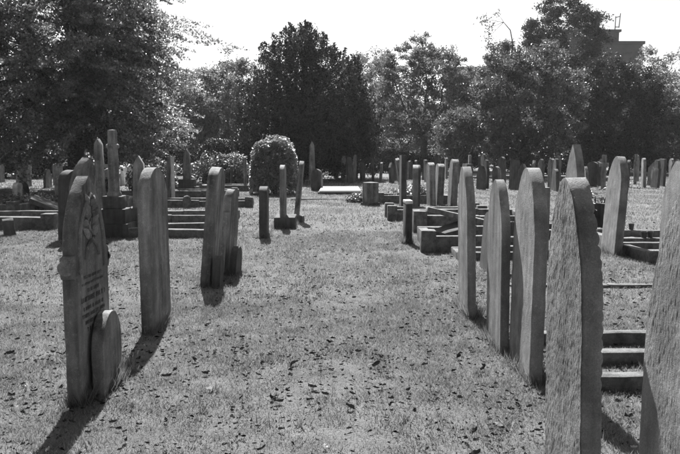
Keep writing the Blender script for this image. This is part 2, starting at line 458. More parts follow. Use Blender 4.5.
# carved leaves in the tympanum: each a small pointed boss
def boss_leaf(L, Wd, Hh):
    u = np.linspace(0, 1, 7); s = np.linspace(-1, 1, 5); V = []
    for a in u:
        wd = Wd * math.sin(math.pi * min(1, a * 0.92 + 0.04)) ** 0.8
        for b in s: V.append((b * wd, -Hh * (1 - b * b) * math.sin(math.pi * a) - 0.001 - 0.003 * abs(b), a * L))
    F = [(i * 5 + j, i * 5 + j + 1, (i + 1) * 5 + j + 1, (i + 1) * 5 + j) for i in range(6) for j in range(4)]
    return np.array(V), np.array(F)
v, f = boss_leaf(0.10, 0.028, 0.02)
lm = np_mesh('carved_leaf', v, f, M['grey'], True)
carv = mobj('carving', np_mesh('carving', *tube_np([(0.03 * math.sin(k * 1.1), -T1 / 2 - 0.001, 1.0 + 0.024 * k) for k in range(12)], [0.008] * 12, 6), M['grey'], True), t)
for k in range(9):
    for s in (-1, 1):
        z = 1.02 + k * 0.026; 
        wmax = 0.15 * (1 - (z - 1.0) / 0.33)
        if wmax < 0.01: continue
        mobj('carved_leaf', lm, carv, (s * random.uniform(0.1, 0.6) * wmax, -T1 / 2, z), (0, s * R(random.uniform(35, 100)), 0))
# shoulder bosses on the narrow edges
for s in (-1, 1):
    n = 20; pr = [(0.0015, 0.026), (0.02, 0.024), (0.034, 0.018), (0.045, 0.016), (0.05, 0.010), (0.052, -0.02)]
    b = mobj('shoulder_boss', lathe_mesh('shoulder_boss', pr[::-1], M['grey'], n), t, (s * (W1 / 2 + 0.028), 0, H1 * 0.62 - 0.01), (0, s * R(90), 0))
# inscription: rows of small cut letters, worn past reading
def letter_strokes(r, x, z, h):
    w = h * 0.55; st = h * 0.22; bx = []
    k = r.randrange(7)
    if k in (0, 1, 2, 5): bx.append((x, z, st, h))
    if k in (1, 3, 5): bx.append((x + w - st, z, st, h))
    if k in (0, 2, 4): bx += [(x, z + h - st, w, st)]
    if k in (2, 5, 6): bx += [(x + st * 0.5, z + h * 0.45, w - st, st)]
    if k in (0, 4): bx += [(x + w * 0.4, z, st, h)]
    if k in (2, 6): bx += [(x + st * 0.5, z, w - st, st)]
    if k in (3, 6): bx += [(x + w * 0.3, z, st, h)]
    return bx
r = random.Random(5); bxs = []
lines = [(0.775, 0.020, 0.30), (0.735, 0.016, 0.36), (0.685, 0.024, 0.20), (0.63, 0.032, 0.40), (0.575, 0.024, 0.34), (0.53, 0.024, 0.38), (0.485, 0.024, 0.30), (0.435, 0.028, 0.24)]
for (z, h, wid) in lines:
    x = -wid / 2
    while x < wid / 2 - h * 0.5:
        bxs += letter_strokes(r, x, z, h); x += h * 0.78
        if r.random() < 0.2: x += h * 0.6
V = []; F = []
for (x, z, w, h) in bxs:
    o = len(V); y0 = -T1 / 2 - 0.0028
    V += [(x, y0, z), (x + w, y0, z), (x + w, y0, z + h), (x, y0, z + h)]; F.append((o, o + 1, o + 2, o + 3))
ins = on_front('inscription', np.array(V), np.array(F), M['letter'], t, False)
tag(ins, 'rows of small black cut letters too worn to read', None, None, 'stuff')

# small rounded footstone in front of it
mobj('footstone', slab_mesh('footstone', profile('round', 0.47, 0.52, 14), 0.075, M['grey'], 14, 14, 5, 11, 0.003, 0, 0.005, 0.02), None, (-1.555, 4.44, 0), (0, R(-2.5), EDGE + R(4)))
tag(bpy.context.scene.objects['footstone'], 'short round-topped footstone leaning in front of the gothic headstone with inscription', 'headstone')

def stone(name, label, kind, W, H, T, mat, loc, yaw=0, lean=0, tip=0, group=None, foot=None, cat='headstone', **kw):
    o = mobj(name, slab_mesh(name, profile(kind, W, H, kw.pop('nbody', 14)), T, M[mat], **kw), None, (loc[0], loc[1], 0), (R(tip), R(lean), EDGE + R(yaw)))
    return tag(o, label, cat, group)
# note: after the quarter turn, 'tip' leans towards -x / +x and 'lean' along the row

stone('headstone', 'tall round-topped weathered headstone standing alone with pale vertical streaks', 'round', 0.62, 1.44, 0.095, 'grey', (-1.66, 6.05), -1, 0.6, -0.5, nf=20, nb=12, ns=5, seed=21, rough=0.003, edge=0.004, dz=0.014)
stone('headstone', 'tall headstone leaning to the path with a narrow footstone at its foot, dark edge', 'segment', 0.66, 1.41, 0.115, 'grey', (-1.615, 8.3), 1, 0.5, 5.0, nf=16, nb=10, ns=5, seed=23, rough=0.003, edge=0.005, dz=0.02)
stone('headstone', 'shorter leaning headstone close behind the tall leaning one', 'shouldered', 0.58, 1.10, 0.10, 'grey', (-1.53, 9.05), -6, 1, 4.5, nf=14, nb=10, ns=5, seed=24, rough=0.002, edge=0.005, dz=0.04)
stone('footstone', 'dark narrow footstone in front of the tall leaning headstone', 'round', 0.30, 0.36, 0.09, 'dark', (-1.46, 8.0), 2, 0, 3, nf=8, nb=8, ns=4, seed=25, edge=0.005, dz=0.04)
stone('footstone', 'dark footstone in front of the shorter leaning headstone', 'round', 0.34, 0.36, 0.09, 'dark', (-1.38, 8.85), -4, 0, 4, nf=8, nb=8, ns=4, seed=26, edge=0.005, dz=0.04)
stone('headstone', 'short narrow upright headstone standing alone on the grass before the clipped bush', 'segment', 0.5, 0.96, 0.15, 'dark', (-1.45, 12.9), 2, 0, 0.5, nf=10, nb=8, ns=5, seed=27, edge=0.006, dz=0.05)
t = thing('headstone', 'upright headstone on a broad dark plinth in front of the clipped bush', 'headstone', (-1.2, 14.7, 0), (0, 0, EDGE))
mobj('slab', slab_mesh('slab', profile('segment', 0.6, 1.34, 12), 0.10, M['grey'], 10, 8, 4, 28, 0.002, 0, 0.005, 0.05), t, (0, 0.03, 0))
mobj('plinth', block_mesh('plinth', 0.75, 0.44, 0.27, M['dark'], 0.02, 0.008, 4, z0=-0.03), t, (0, -0.02, 0))
t = thing('headstone', 'headstone on a low plinth leaning away beside the clipped bush', 'headstone', (-1.03, 15.9, 0), (0, 0, EDGE))
mobj('slab', slab_mesh('slab', profile('segment', 0.55, 1.42, 12), 0.10, M['grey'], 10, 8, 4, 29, 0.002, 0, 0.005, 0.05), t, (0, 0, 0), (R(6), 0, 0))
mobj('plinth', block_mesh('plinth', 0.7, 0.34, 0.16, M['dark'], 0.02, 0.008, 5, z0=-0.03), t)

# ------------------------------------------------------------------ near stones, right of the path (rough-dressed backs)
HS = dict(nf=12, ns=7, dz=0.012)
stone('rough_headstone', 'pointed headstone with close upright tooling all over its back and a clean edge', 'tall_bullet', 0.56, 1.46, 0.11, 'sand', (1.155, 2.15), -2, 0, 0.3, seed=41, rough=0.0016, tool=0.0012, edge=0.004, nb=200, nf=12, ns=8, dz=0.006, bev=0.01)
stone('rough_headstone', 'pointed headstone with slanting bark-like tooling on its back and a scalloped rough edge', 'tall_bullet', 0.54, 1.45, 0.095, 'sand', (1.09, 3.07), -1.5, 0, -1.2, seed=42, rough=0.0022, tool=0.0012, edge=0.005, nb=200, nf=12, ns=10, dz=0.006, slant=0.25, bev=0.012, scallop=0.016)
stone('rough_headstone', 'tall pale round-topped headstone with finely pitted back, widest of the rough-backed row', 'bullet', 0.68, 1.46, 0.09, 'sand', (1.355, 4.86), -2.5, 0, 0.6, seed=43, rough=0.002, tool=0.0012, edge=0.005, nb=70, nf=12, ns=7, dz=0.012)
stone('rough_headstone', 'slightly shorter pale headstone with pointed top, its back smooth', 'bullet', 0.58, 1.355, 0.07, 'sandsm', (1.30, 5.5), -1.5, 0, -0.6, seed=44, rough=0.002, tool=0.001, edge=0.004, nb=40, nf=12, ns=6, dz=0.02)
stone('rough_headstone', 'slim pale headstone with worn streaked back, next to the low broken grave kerbs', 'bullet', 0.62, 1.44, 0.08, 'sandsm', (1.25, 6.57), -2, 0, -1.4, seed=45, rough=0.002, tool=0.001, edge=0.004, nb=40, nf=12, ns=6, dz=0.02)

stone('headstone', 'tall pale headstone with arched top leaning outward beside flower pots on kerbs', 'bullet', 0.68, 1.53, 0.12, 'sand', (4.31, 10.72), -4, 0, 3.2, seed=46, rough=0.003, edge=0.006, nb=30, nf=10, ns=5, dz=0.03)
stone('headstone', 'tall slim pointed headstone behind the bark-tooled one, overlooking the open lawn', 'tall_lancet', 0.78, 1.76, 0.15, 'sand', (4.60, 13.4), 0, 0, 1.0, seed=47, rough=0.003, edge=0.006, nb=20, nf=10, ns=5, dz=0.04)
stone('headstone', 'pale arched headstone between low grave kerbs and the clean-edged tooled stone', 'lancet', 0.62, 1.50, 0.12, 'sand', (3.05, 6.1), -7, 0, 0.5, seed=48, rough=0.003, edge=0.005, nb=24, nf=10, ns=5, dz=0.03)
stone('headstone', 'low pale upright stone with capped top, first of a pair behind the near row', 'square', 0.5, 1.07, 0.10, 'sandsm', (3.07, 10.3), -2, 0, 0, seed=49, edge=0.004, nb=10, nf=8, ns=4, dz=0.05)
stone('headstone', 'low pale round-topped stone, second of a pair behind the near row', 'round', 0.5, 1.0, 0.10, 'sandsm', (3.05, 9.3), -2, 0, 1, seed=50, edge=0.004, nb=10, nf=8, ns=4, dz=0.05)

# narrow post and the dark upright stones down the right-hand row
t = thing('marker_post', 'narrow stone marker post with pale lit top at the corner of a kerbed grave', 'marker post', (1.2, 12.0, 0), (0, 0, R(3)))
mobj('shaft', block_mesh('shaft', 0.12, 0.34, 0.74, M['dark'], 0.012, 0.004, 8, z0=-0.04), t)
mobj('cap', block_mesh('cap', 0.13, 0.35, 0.06, M['pale'], 0.012, 0.004, 9, z0=0.702), t)
for (lab, kind, W, H, T, mt, x, y, yw, tp) in [
  ('tall dark upright headstone behind the marker post, tallest of its cluster', 'square', 0.62, 1.55, 0.14, 'dark', 1.70, 18.4, 0, 0),
  ('slim headstone with a pale sunlit edge beside the tall dark one', 'segment', 0.6, 1.30, 0.14, 'sandsm', 1.93, 17.5, -6, 0.5),
  ('dark headstone just behind the slim pale-edged one', 'round', 0.6, 1.28, 0.14, 'dark', 2.12, 18.9, 0, 1),
  ('weathered headstone leaning against its neighbour beyond the broken ledger', 'segment', 0.62, 1.32, 0.18, 'grey', 2.85, 21.2, 3, -2),
  ('broad weathered headstone in the row beyond the broken ledger', 'segment', 0.66, 1.28, 0.2, 'grey', 3.12, 21.5, 0, 2),
  ('tall weathered headstone leaning outward in the row beyond the broken ledger', 'round', 0.66, 1.42, 0.2, 'grey', 3.5, 21.2, 0, 2.5),
  ('pale headstone tilted steeply behind the low pillar stone', 'segment', 0.6, 1.45, 0.13, 'grey', 2.35, 25.5, 0, -9),
  ('thin dark headstone with a flat cap near the slim worn pale stone', 'square', 0.6, 1.35, 0.13, 'dark', 2.9, 15.6, 0, 0.5),
  ('stub of a dark stone standing behind the slim worn pale headstone', 'segment', 0.5, 0.78, 0.12, 'dark', 2.02, 9.2, 0, 4),
  ('low dark headstone under the leafy rose beside the lawn', 'square', 0.5, 0.62, 0.1, 'dark', 5.05, 13.2, 20, 0),
]:
    stone('headstone', lab, kind, W, H, T, mt, (x, y), yw, 0, tp, seed=int(x * 100), edge=0.006, rough=0.003, nb=10, nf=10, ns=4, dz=0.06)
t = thing('pillar_stone', 'low square pillar stone, one side pale and one dark, near the white ledger', 'pillar', (0.95, 21.2, 0), (0, 0, R(38)))
mobj('shaft', block_mesh('shaft', 0.36, 0.36, 0.74, M['grey'], 0.02, 0.006, 31, z0=-0.03), t)
mobj('plinth', block_mesh('plinth', 0.44, 0.44, 0.12, M['dark'], 0.02, 0.006, 32, z0=-0.04), t)

# ------------------------------------------------------------------ kerbed graves
holes = []     # where no turf grows: (x0, x1, y0, y1)
kerb_cache = {}
def kerb_piece(L, w, h, seed, mat='kerb'):
    k = (round(L, 2), round(w, 2), round(h, 2), seed % 3, mat)
    if k not in kerb_cache:
        kerb_cache[k] = block_mesh('kerb_stone', L, w, h + 0.06, M[mat], 0.016, 0.006, seed, worn=0.007, z0=-0.06)
    return kerb_cache[k]

def grave(label, x0, x1, y0, y1, h=0.17, w=0.13, posts=0, bed=None, mat='kerb', group=None, rz=0, missing=(), posth=0.1):
    cx, cy = (x0 + x1) / 2, (y0 + y1) / 2
    t = thing('kerbed_grave', label, 'grave', (cx, cy, 0), (0, 0, R(rz)), group)
    a, b = (x1 - x0) / 2, (y1 - y0) / 2
    s = int(abs(cx * 31 + cy * 17))
    for n_, (dx, dy, L, rot) in enumerate([(0, -b, 2 * a, 0), (0, b, 2 * a, 0), (-a + w / 2, 0, 2 * b - w * 1.04, 90), (a - w / 2, 0, 2 * b - w * 1.04, 90)]):
        if n_ in missing: continue
        if rot == 0 and L > 1.3:
            for q in (-1, 1):
                mobj('kerb_stone', kerb_piece(L / 2 - 0.006, w, h, s + n_ + q), t, (q * L / 4, dy, random.uniform(-0.012, 0.012)), (random.uniform(-.02, .02), random.uniform(-.012, .012), random.uniform(-.01, .01)))
        else:
            mobj('kerb_stone', kerb_piece(L, w, h - 0.006, s + n_), t, (dx, dy, random.uniform(-0.01, 0.004)), (0, 0, R(rot)))
    if posts:
        for px_, py_ in [(-a, -b), (a, -b), (-a, b), (a, b)][:posts]:
            mobj('corner_post', block_mesh('corner_post', w * 1.5, w * 1.5, h + posth + 0.06, M[mat], 0.02, 0.006, s, z0=-0.06), t, (px_, py_, 0))
    if bed:
        V, F = [], []
        n = 14
        gx, gy = np.meshgrid(np.linspace(-a + w * 0.8, a - w * 0.8, n), np.linspace(-b + w * 0.4, b - w * 0.4, n))
        gzv = 0.075 + 0.02 * vnoise(np.stack([gx.ravel() * 6, gy.ravel() * 6, gx.ravel() * 0 + s], 1), s)
        V = np.stack([gx.ravel(), gy.ravel(), gzv], 1)
        i = (np.arange(n - 1)[:, None] * n + np.arange(n - 1)[None, :]).ravel()
        mobj('gravel_bed', np_mesh('gravel_bed', V, np.stack([i, i + 1, i + 1 + n, i + n], 1), M[bed], True), t)
        holes.append((x0, x1, y0, y1))
    return t

# right, beside the near stones: low kerbs running away from the row
grave('pair of low mossy grave rails beside the wide finely pitted headstone', 1.56, 4.0, 4.40, 4.98, 0.10, 0.10, missing=(2, 3))
grave('single low mossy grave rail beside the shorter pale pointed headstone', 1.56, 4.0, 5.52, 6.25, 0.10, 0.10, missing=(1, 2, 3))
grave('nearly buried grave kerb in the grass near the slim worn pale headstone', 1.9, 4.4, 7.2, 7.9, 0.03, 0.10, missing=(0, 3))
grave('kerbed grave at the foot of the tall leaning pale headstone with gravel bed', 4.45, 6.7, 9.75, 10.75, 0.16, 0.15, 0, 'soil')
grave('kerbed grave carrying black flower pots beside the open lawn', 4.45, 6.9, 11.0, 12.3, 0.2, 0.15, 0, 'soil')
grave('kerbed grave behind the pale pair of low stones', 3.25, 5.0, 12.5, 13.6, 0.18, 0.14)
# right, mid distance: the broken grave
t = grave('broken kerbed grave with sunken walls under a tilted ledger slab', 1.42, 3.3, 10.9, 12.4, 0.25, 0.16, 1, 'soil')
grave('sunken low kerb ends lying before the broken grave', 1.75, 3.2, 10.05, 10.6, 0.12, 0.12)
grave('large raised kerbed grave behind the tilted ledger slab', 1.6, 4.0, 13.6, 15.2, 0.34, 0.18, 2, 'soil')
grave('kerbed grave with short posts before the weathered row', 1.25, 3.4, 16.3, 17.2, 0.25, 0.15, 4, 'soil')
grave('kerbed grave between the pillar stone and the weathered row', 1.3, 3.6, 21.9, 23.0, 0.25, 0.15, 2, 'soil')
o = mobj('ledger_slab', block_mesh('ledger_slab', 1.75, 0.5, 0.09, M['grey'], 0.02, 0.008, 61), None, (2.35, 11.75, 0.38), (R(-3), R(12.5), R(-4)))
tag(o, 'broken ledger slab tilted across the sunken kerbed grave', 'ledger')
o = mobj('stone_fragment', block_mesh('stone_fragment', 0.62, 0.5, 0.30, M['dark'], 0.05, 0.05, 62), None, (1.95, 11.5, 0.04), (R(5), R(-12), R(24)))
tag(o, 'rough dark lump of broken masonry inside the sunken kerbed grave', 'rubble')
o = mobj('stone_fragment', block_mesh('stone_fragment', 0.5, 0.42, 0.34, M['dark'], 0.05, 0.05, 63), None, (2.85, 11.6, 0.04), (R(-8), R(5), R(50)))
tag(o, 'second dark block of masonry supporting the low end of the tilted ledger', 'rubble')

# left: kerbs behind the near row
grave('kerbed grave with broad front kerb below the stepped monuments', -4.9, -2.45, 12.75, 13.8, 0.17, 0.14)
grave('long kerbed grave behind the stepped monuments', -5.3, -2.5, 15.7, 16.9, 0.17, 0.14)
t = grave('kerbed grave ending in a squat end post near the solitary narrow headstone', -5.7, -2.72, 20.3, 21.4, 0.2, 0.14)
mobj('corner_post', block_mesh('corner_post', 0.24, 0.24, 0.36, M['kerb'], 0.03, 0.01, 5, z0=-0.05), t, (1.49, -0.55, 0))
mobj('corner_post', lathe_mesh('round_post', [(0.12, -0.05), (0.13, 0.2), (0.12, 0.28), (0.07, 0.34), (0.002, 0.36)], M['kerb']), t, (-0.35, -0.62, 0))
grave('raised stone-walled grave with corner post under the lime canopy', -8.6, -6.05, 14.1, 15.6, 0.27, 0.18, 2, 'soil', posth=0.07)
grave('dark kerbed grave shaded by the lime trees, with corner posts', -10.6, -8.2, 17.0, 18.4, 0.3, 0.16, 4, 'soil', group=None)
grave('shaded kerbed grave below the tilted slab', -8.2, -6.2, 19.5, 20.8, 0.3, 0.16, 2, 'soil')
grave('kerbed grave near the white cross', -8.8, -6.6, 23.2, 24.4, 0.25, 0.15, 2, 'soil')
grave('kerbed grave beside the pale leafy shrub', -6.2, -3.8, 24.5, 25.6, 0.28, 0.15, 2, 'soil')
grave('kerbed grave in front of the dark clipped shrubs', -6.0, -3.6, 29.0, 30.2, 0.28, 0.15, 2, 'soil')
grave('kerbed grave near the far small headstones below the lime trees', -13.4, -11.0, 22.0, 23.3, 0.3, 0.16, 4, 'soil')
o = mobj('fallen_slab', block_mesh('fallen_slab', 1.2, 0.7, 0.1, M['dark'], 0.02, 0.01, 71), None, (-7.1, 16.9, 0.20), (R(5), R(24), R(15)))
tag(o, 'fallen slab propped on a slant beneath the lime canopy', 'ledger')
stone('stub_stone', 'small rough stub of stone before the raised stone-walled grave', 'round', 0.3, 0.32, 0.2, 'dark', (-6.45, 13.2), 30, 0, -6, seed=77, edge=0.02, rough=0.01, nb=8, nf=8, ns=4, dz=0.05)

# big white polished ledger
t = thing('white_ledger', 'broad polished white ledger slab catching the sun beyond the path', 'ledger', (0.0, 28.4, 0), (0, 0, 0))
mobj('ledger_top', block_mesh('ledger_top', 1.62, 3.4, 0.07, M['granite'], 0.012, 0.0, 81, z0=0.10), t)
mobj('ledger_base', block_mesh('ledger_base', 1.74, 3.52, 0.15, M['dark'], 0.02, 0.006, 82, z0=-0.05), t)
holes.append((-0.87, 0.87, 26.6, 30.2))
o = mobj('flat_kerb', block_mesh('flat_kerb', 1.6, 0.14, 0.1, M['kerb'], 0.02, 0.008, 83, z0=-0.05), None, (-0.9, 23.6, 0), (0, 0, R(2)))
tag(o, 'single low kerbstone lying in the grass before the white ledger', 'kerb')

# stepped monuments on the left
def monument(label, loc, tiers, shaft, mat='dark', rz=0, head=None):
    t = thing('monument', label, 'monument', (*loc, 0), (0, 0, R(rz)))
    z = -0.04
    for k, (w, h) in enumerate(tiers):
        mobj('step', block_mesh('step', w, w, h, M[mat], 0.018, 0.006, k + int(loc[1] * 10)), t, (0, 0, z)); z += h - 0.001
    W, H, kind = shaft
    if kind == 'obelisk':
        mobj('shaft', slab_mesh('shaft', [(0, W / 2), (H * 0.3, W / 2 * .92), (H * 0.6, W / 2 * .8), (H - W * .6, W / 2 * .7), (H, 0.0015)], W * 0.85, M['grey'], 6, 6, 4, 5), t, (0, 0, z - 0.01))
    elif kind == 'column':
        mobj('shaft', lathe_mesh('shaft', [(W * .62, 0), (W * .62, .06), (W * .5, .1), (W * .46, H * .5), (W * .42, H * .72), (W * .56, H * .74), (W * .56, H * .78), (W * .40, H * .80), (W * .38, H), (0.002, H + .01)], M['grey'], 14), t, (0, 0, z - 0.01))
    elif kind == 'cross':
        mobj('cross', cross_mesh('cross', H, W * 3.4, W, H * 0.74, M['grey']), t, (0, 0, z - 0.01), (0, 0, EDGE))
    return t
monument('dark stepped monument carrying a tall shaft with a collar', (-4.3, 12.95), [(0.62, 0.30), (0.50, 0.28), (0.36, 0.24)], (0.22, 1.25, 'column'), 'dark', 4)
monument('stepped monument with a plain tapering obelisk, next to the collared shaft', (-4.05, 13.75), [(0.5, 0.28), (0.40, 0.26)], (0.27, 1.05, 'obelisk'), 'dark', 10)
monument('thin dark shaft on a low step behind the leaning pair of stones', (-5.15, 14.6), [(0.5, 0.2)], (0.2, 1.75, 'obelisk'), 'dark', 0)
monument('slender dark obelisk on a square step behind the thin pair of slim stones', (-6.05, 27.0), [(0.8, 0.35), (0.6, 0.3)], (0.3, 1.2, 'obelisk'), 'dark', 0)
monument('slim pale memorial shaft under the big dark yew', (-1.45, 35.5), [(0.7, 0.3)], (0.34, 2.0, 'obelisk'), 'grey', 0)
stone('headstone', 'pale-faced stone leaning towards the stepped monuments behind the gothic headstone', 'lancet', 0.62, 1.52, 0.15, 'grey', (-4.72, 12.2), -14, 0, 8, seed=91, rough=0.004, edge=0.008, nb=10, nf=12, ns=4, dz=0.05)
stone('headstone', 'dark ivy-edged stone upright beside the pale leaning one', 'segment', 0.6, 1.28, 0.16, 'dark', (-4.98, 12.5), -10, 0, 3, seed=92, rough=0.006, edge=0.012, nb=10, nf=12, ns=4, dz=0.05)
t = thing('white_cross', 'small white marble cross on a step among the shaded graves', 'cross', (-9.05, 26.0, 0), (0, 0, R(15)))
mobj('cross', cross_mesh('cross', 1.25, 0.62, 0.14, 0.90, M['pale']), t, (0, 0, 0.24))
mobj('step', block_mesh('step', 0.5, 0.4, 0.28, M['kerb'], 0.02, 0.006, 7, z0=-0.04), t)
for (lab, kind, W, H, mt, x, y, yw, tp) in [
  ('slim leaning stone, first of the thin pair beyond the round-topped headstone', 'square', 0.5, 1.5, 'grey', -6.0, 23.6, 10, 4),
  ('slim upright stone with pale edge, second of the thin pair', 'square', 0.5, 1.5, 'pale', -5.75, 23.4, 16, 0),
  ('slim pale upright stone beside the clipped bush, on open grass', 'segment', 0.55, 1.5, 'grey', -4.2, 30.2, 6, 0),
  ('small round-topped headstone at the foot of the yew, next to the white ledger', 'round', 0.6, 0.95, 'dark', -1.0, 29.4, 50, 0),
]:
    stone('headstone', lab, kind, W, H, 0.12, mt, (x, y), yw, 0, tp, seed=int(abs(x) * 70), edge=0.006, nb=6, nf=6, ns=3, dz=0.08)

# flower pots on the right-hand kerbs
pot_me = lathe_mesh('flower_pot', [(0.045, 0), (0.062, 0.01), (0.075, 0.15), (0.085, 0.155), (0.085, 0.185), (0.07, 0.185), (0.066, 0.12), (0.002, 0.11)], M['pot'])
for lab, x, y in [('black flower pot standing alone on the grave kerb by the lawn', 5.30, 12.3), ('black flower pot, one of two touching on the grave kerb', 4.95, 11.0), ('black flower pot, one of two touching on the grave kerb', 5.06, 11.02)]:
    o = mobj('flower_pot', pot_me, None, (x, y, 0.195)); o.scale = (.6, .6, .62); tag(o, lab, 'flower pot', 'flower pots on the grave kerbs')

# ------------------------------------------------------------------ far headstones, one object each
far_kinds = {}
def far_mesh(kind, mat, v):
    k = (kind, mat, v)
    if k not in far_kinds:
        far_kinds[k] = slab_mesh('far_headstone', profile(kind, 0.62, 1.0, 5), 0.13, M[mat], 6, 6, 3, v * 7 + len(kind), 0.004, 0, 0.01, 0.09)
    return far_kinds[k]
KN = {'round': 'round-topped', 'segment': 'low-arched', 'lancet': 'pointed', 'square': 'flat-topped', 'shouldered': 'shouldered', 'gable': 'gabled'}
def far_row(n, x0, x1, y0, y1, h0, h1, place, seed, mats=('grey', 'dark'), wmul=1.0, yawr=25):
    r = random.Random(seed)
    for k in range(n):
        f = (k + r.uniform(0.15, 0.85)) / n
        x = x0 + (x1 - x0) * f; y = r.uniform(y0, y1)
        kind = r.choice(list(KN)); mt = r.choice(mats)
        o = mobj('headstone', far_mesh(kind, mt, r.randrange(3)), None, (x, y, 0), (R(r.uniform(-4, 4)), R(r.uniform(-2, 2)), EDGE + R(r.uniform(-yawr, yawr))))
        H = r.uniform(h0, h1); o.scale = (r.uniform(.85, 1.15) * wmul, 1, H)
        shade = 'sooty' if mt == 'dark' else 'pale marble' if mt == 'pale' else 'grey'
        size = 'short' if H < h0 + (h1 - h0) * 0.33 else 'tall' if H > h0 + (h1 - h0) * 0.66 else 'middling'
        tag(o, f'{size} {shade} {KN[kind]} headstone {place}', 'headstone', f'{shade} {KN[kind]} headstones {place}')
far_row(13, 9.9, 17.0, 31.5, 34.5, 1.0, 1.45, 'in the row beyond the open lawn, under the dark trees', 1)
far_row(5, 12.0, 22.0, 38, 43, 1.1, 1.6, 'deep in shade behind the row beyond the lawn', 2)
far_row(10, 6.3, 10.0, 28.5, 33, 0.9, 1.4, 'seen between the near pale headstones', 3)
far_row(12, 4.8, 9.5, 38, 46, 1.1, 1.7, 'below the round-headed tree behind the weathered row', 4)
far_row(14, -0.5, 5.0, 37, 49, 0.9, 1.6, 'in the shady ground beyond the white ledger', 5)
far_row(9, -8.5, -2.5, 36, 46, 0.9, 1.4, 'beyond the clipped bush', 6)
far_row(9, -17.5, -10.5, 27, 38, 0.75, 1.3, 'among the lime tree trunks', 7, ('grey', 'grey', 'pale'))
far_row(10, -9.0, -4.0, 31.5, 36, 0.7, 1.35, 'between the lime tree and the clipped bush', 9, ('grey', 'pale', 'dark'))
far_row(8, -14.5, -9.0, 20.5, 26.5, 0.6, 1.2, 'among the shaded kerbed graves before the lime trunks', 10, ('grey', 'pale', 'dark'))
far_row(9, -13.0, -6.5, 30, 38, 0.7, 1.25, 'receding in the dappled light past the lime trunk', 11, ('pale', 'grey'))
far_row(5, -22, -16, 36, 42, 0.9, 1.3, 'on the sunlit strip beyond the lime trees', 8, ('grey', 'pale'))
for k, (x, y, h) in enumerate([(11.8, 30.5, 1.55), (15.6, 36.0, 1.6)]):
    o = mobj('stone_cross', cross_mesh('stone_cross', h, 0.6, 0.16, h * 0.72, M['grey']), None, (x, y, 0), (0, 0, R([40, 60, 20, 35][k])))
    tag(o, ['stone cross at the near end of the row beyond the lawn', 'tall stone cross in the shade behind the lawn', 'tall stone cross in the shady ground beyond the white ledger', 'stone cross below the round-headed tree'][k], 'cross')

# ------------------------------------------------------------------ foliage
def leaf_quads(P, size, rg, up=0.4, narrow=0.5, nrm=None, sizevar=0.35):
    n = len(P)
    N_ = rg.normal(size=(n, 3)); 
    if nrm is not None: N_ = N_ * 0.75 + nrm * 1.1
    N_[:, 2] += up
    N_ /= np.linalg.norm(N_, axis=1)[:, None]
    A = np.cross(N_, rg.normal(size=(n, 3))); A /= np.linalg.norm(A, axis=1)[:, None] + 1e-9
    B = np.cross(N_, A)
    s = size * (1 + rg.uniform(-sizevar, sizevar, n))[:, None]
    a = A * s * 0.5; b = B * s * 0.5 * narrow
    V = np.stack([P - a, P - a * 0.1 + b + N_ * s * 0.08, P + a - N_ * s * 0.06, P - a * 0.1 - b + N_ * s * 0.08], 1).reshape(-1, 3)
    F = np.arange(4 * n).reshape(-1, 4)
    return V, F

def crown_points(n, c, r, rg, seed, shell=0.45, lump=0.22, flat_bottom=None):
    d = rg.normal(size=(n * 2, 3)); d /= np.linalg.norm(d, axis=1)[:, None]
    rad = (shell ** 3 + (1 - shell ** 3) * rg.random(n * 2)) ** (1 / 3)
    env = 1 + lump * fbm(d * 2.3 + seed, seed, 2) * 1.8
    P = np.array(c) + d * np.array(r) * (rad * env)[:, None]
    if flat_bottom is not None: P = P[P[:, 2] > flat_bottom]
    return P[:n]

def curve(p0, p1, bow, n=7, wob=0.0, rg=None):
    p0 = np.array(p0, float); p1 = np.array(p1, float)
    m = (p0 + p1) / 2 + np.array(bow)
    t = np.linspace(0, 1, n)[:, None]
    P = (1 - t) ** 2 * p0 + 2 * t * (1 - t) * m + t ** 2 * p1
    if wob: P[1:-1] += rg.normal(size=(n - 2, 3)) * wob
    return P

def wood(base, fork, limbs_to, twigs_to, r0, rg, lean=(0, 0), twig_r=0.035):
    parts = []
    b = np.array([base[0], base[1], -0.15]); f = np.array([base[0] + lean[0], base[1] + lean[1], fork])
    P = curve(b, f, (0, 0, 0), 7, r0 * 0.12, rg)
    parts.append(tube_np(P, np.linspace(r0 * 1.15, r0 * 0.8, 7) * np.array([1.25, 1.05, 1, 1, 1, 1, 1.05]), 12))
    nodes = [f]; 
    for e in limbs_to:
        d = np.linalg.norm(e - f)
        C_ = curve(f - np.array([0, 0, 0.25]), e, (0, 0, d * 0.12), 9, d * 0.03, rg)
        rr = r0 * rg.uniform(0.35, 0.55)
        parts.append(tube_np(C_, np.linspace(rr, rr * 0.16, 9), 7))
        nodes += list(C_[3:])
    nodes = np.array(nodes)
    for e in twigs_to:
        d = np.linalg.norm(nodes - e, axis=1); k = int(np.argmin(d + 0.3 * (nodes[:, 2] > e[2])))
        C_ = curve(nodes[k], e, (0, 0, d[k] * 0.1), 5, d[k] * 0.05, rg)
        parts.append(tube_np(C_, np.linspace(twig_r, twig_r * 0.2, 5), 4))
    return join_np(parts)

def fps(P, k, rg):
    idx = [int(rg.integers(len(P)))]; d = np.linalg.norm(P - P[idx[0]], axis=1)
    for _ in range(k - 1):
        i = int(np.argmax(d)); idx.append(i); d = np.minimum(d, np.linalg.norm(P - P[i], axis=1))
    return P[idx]

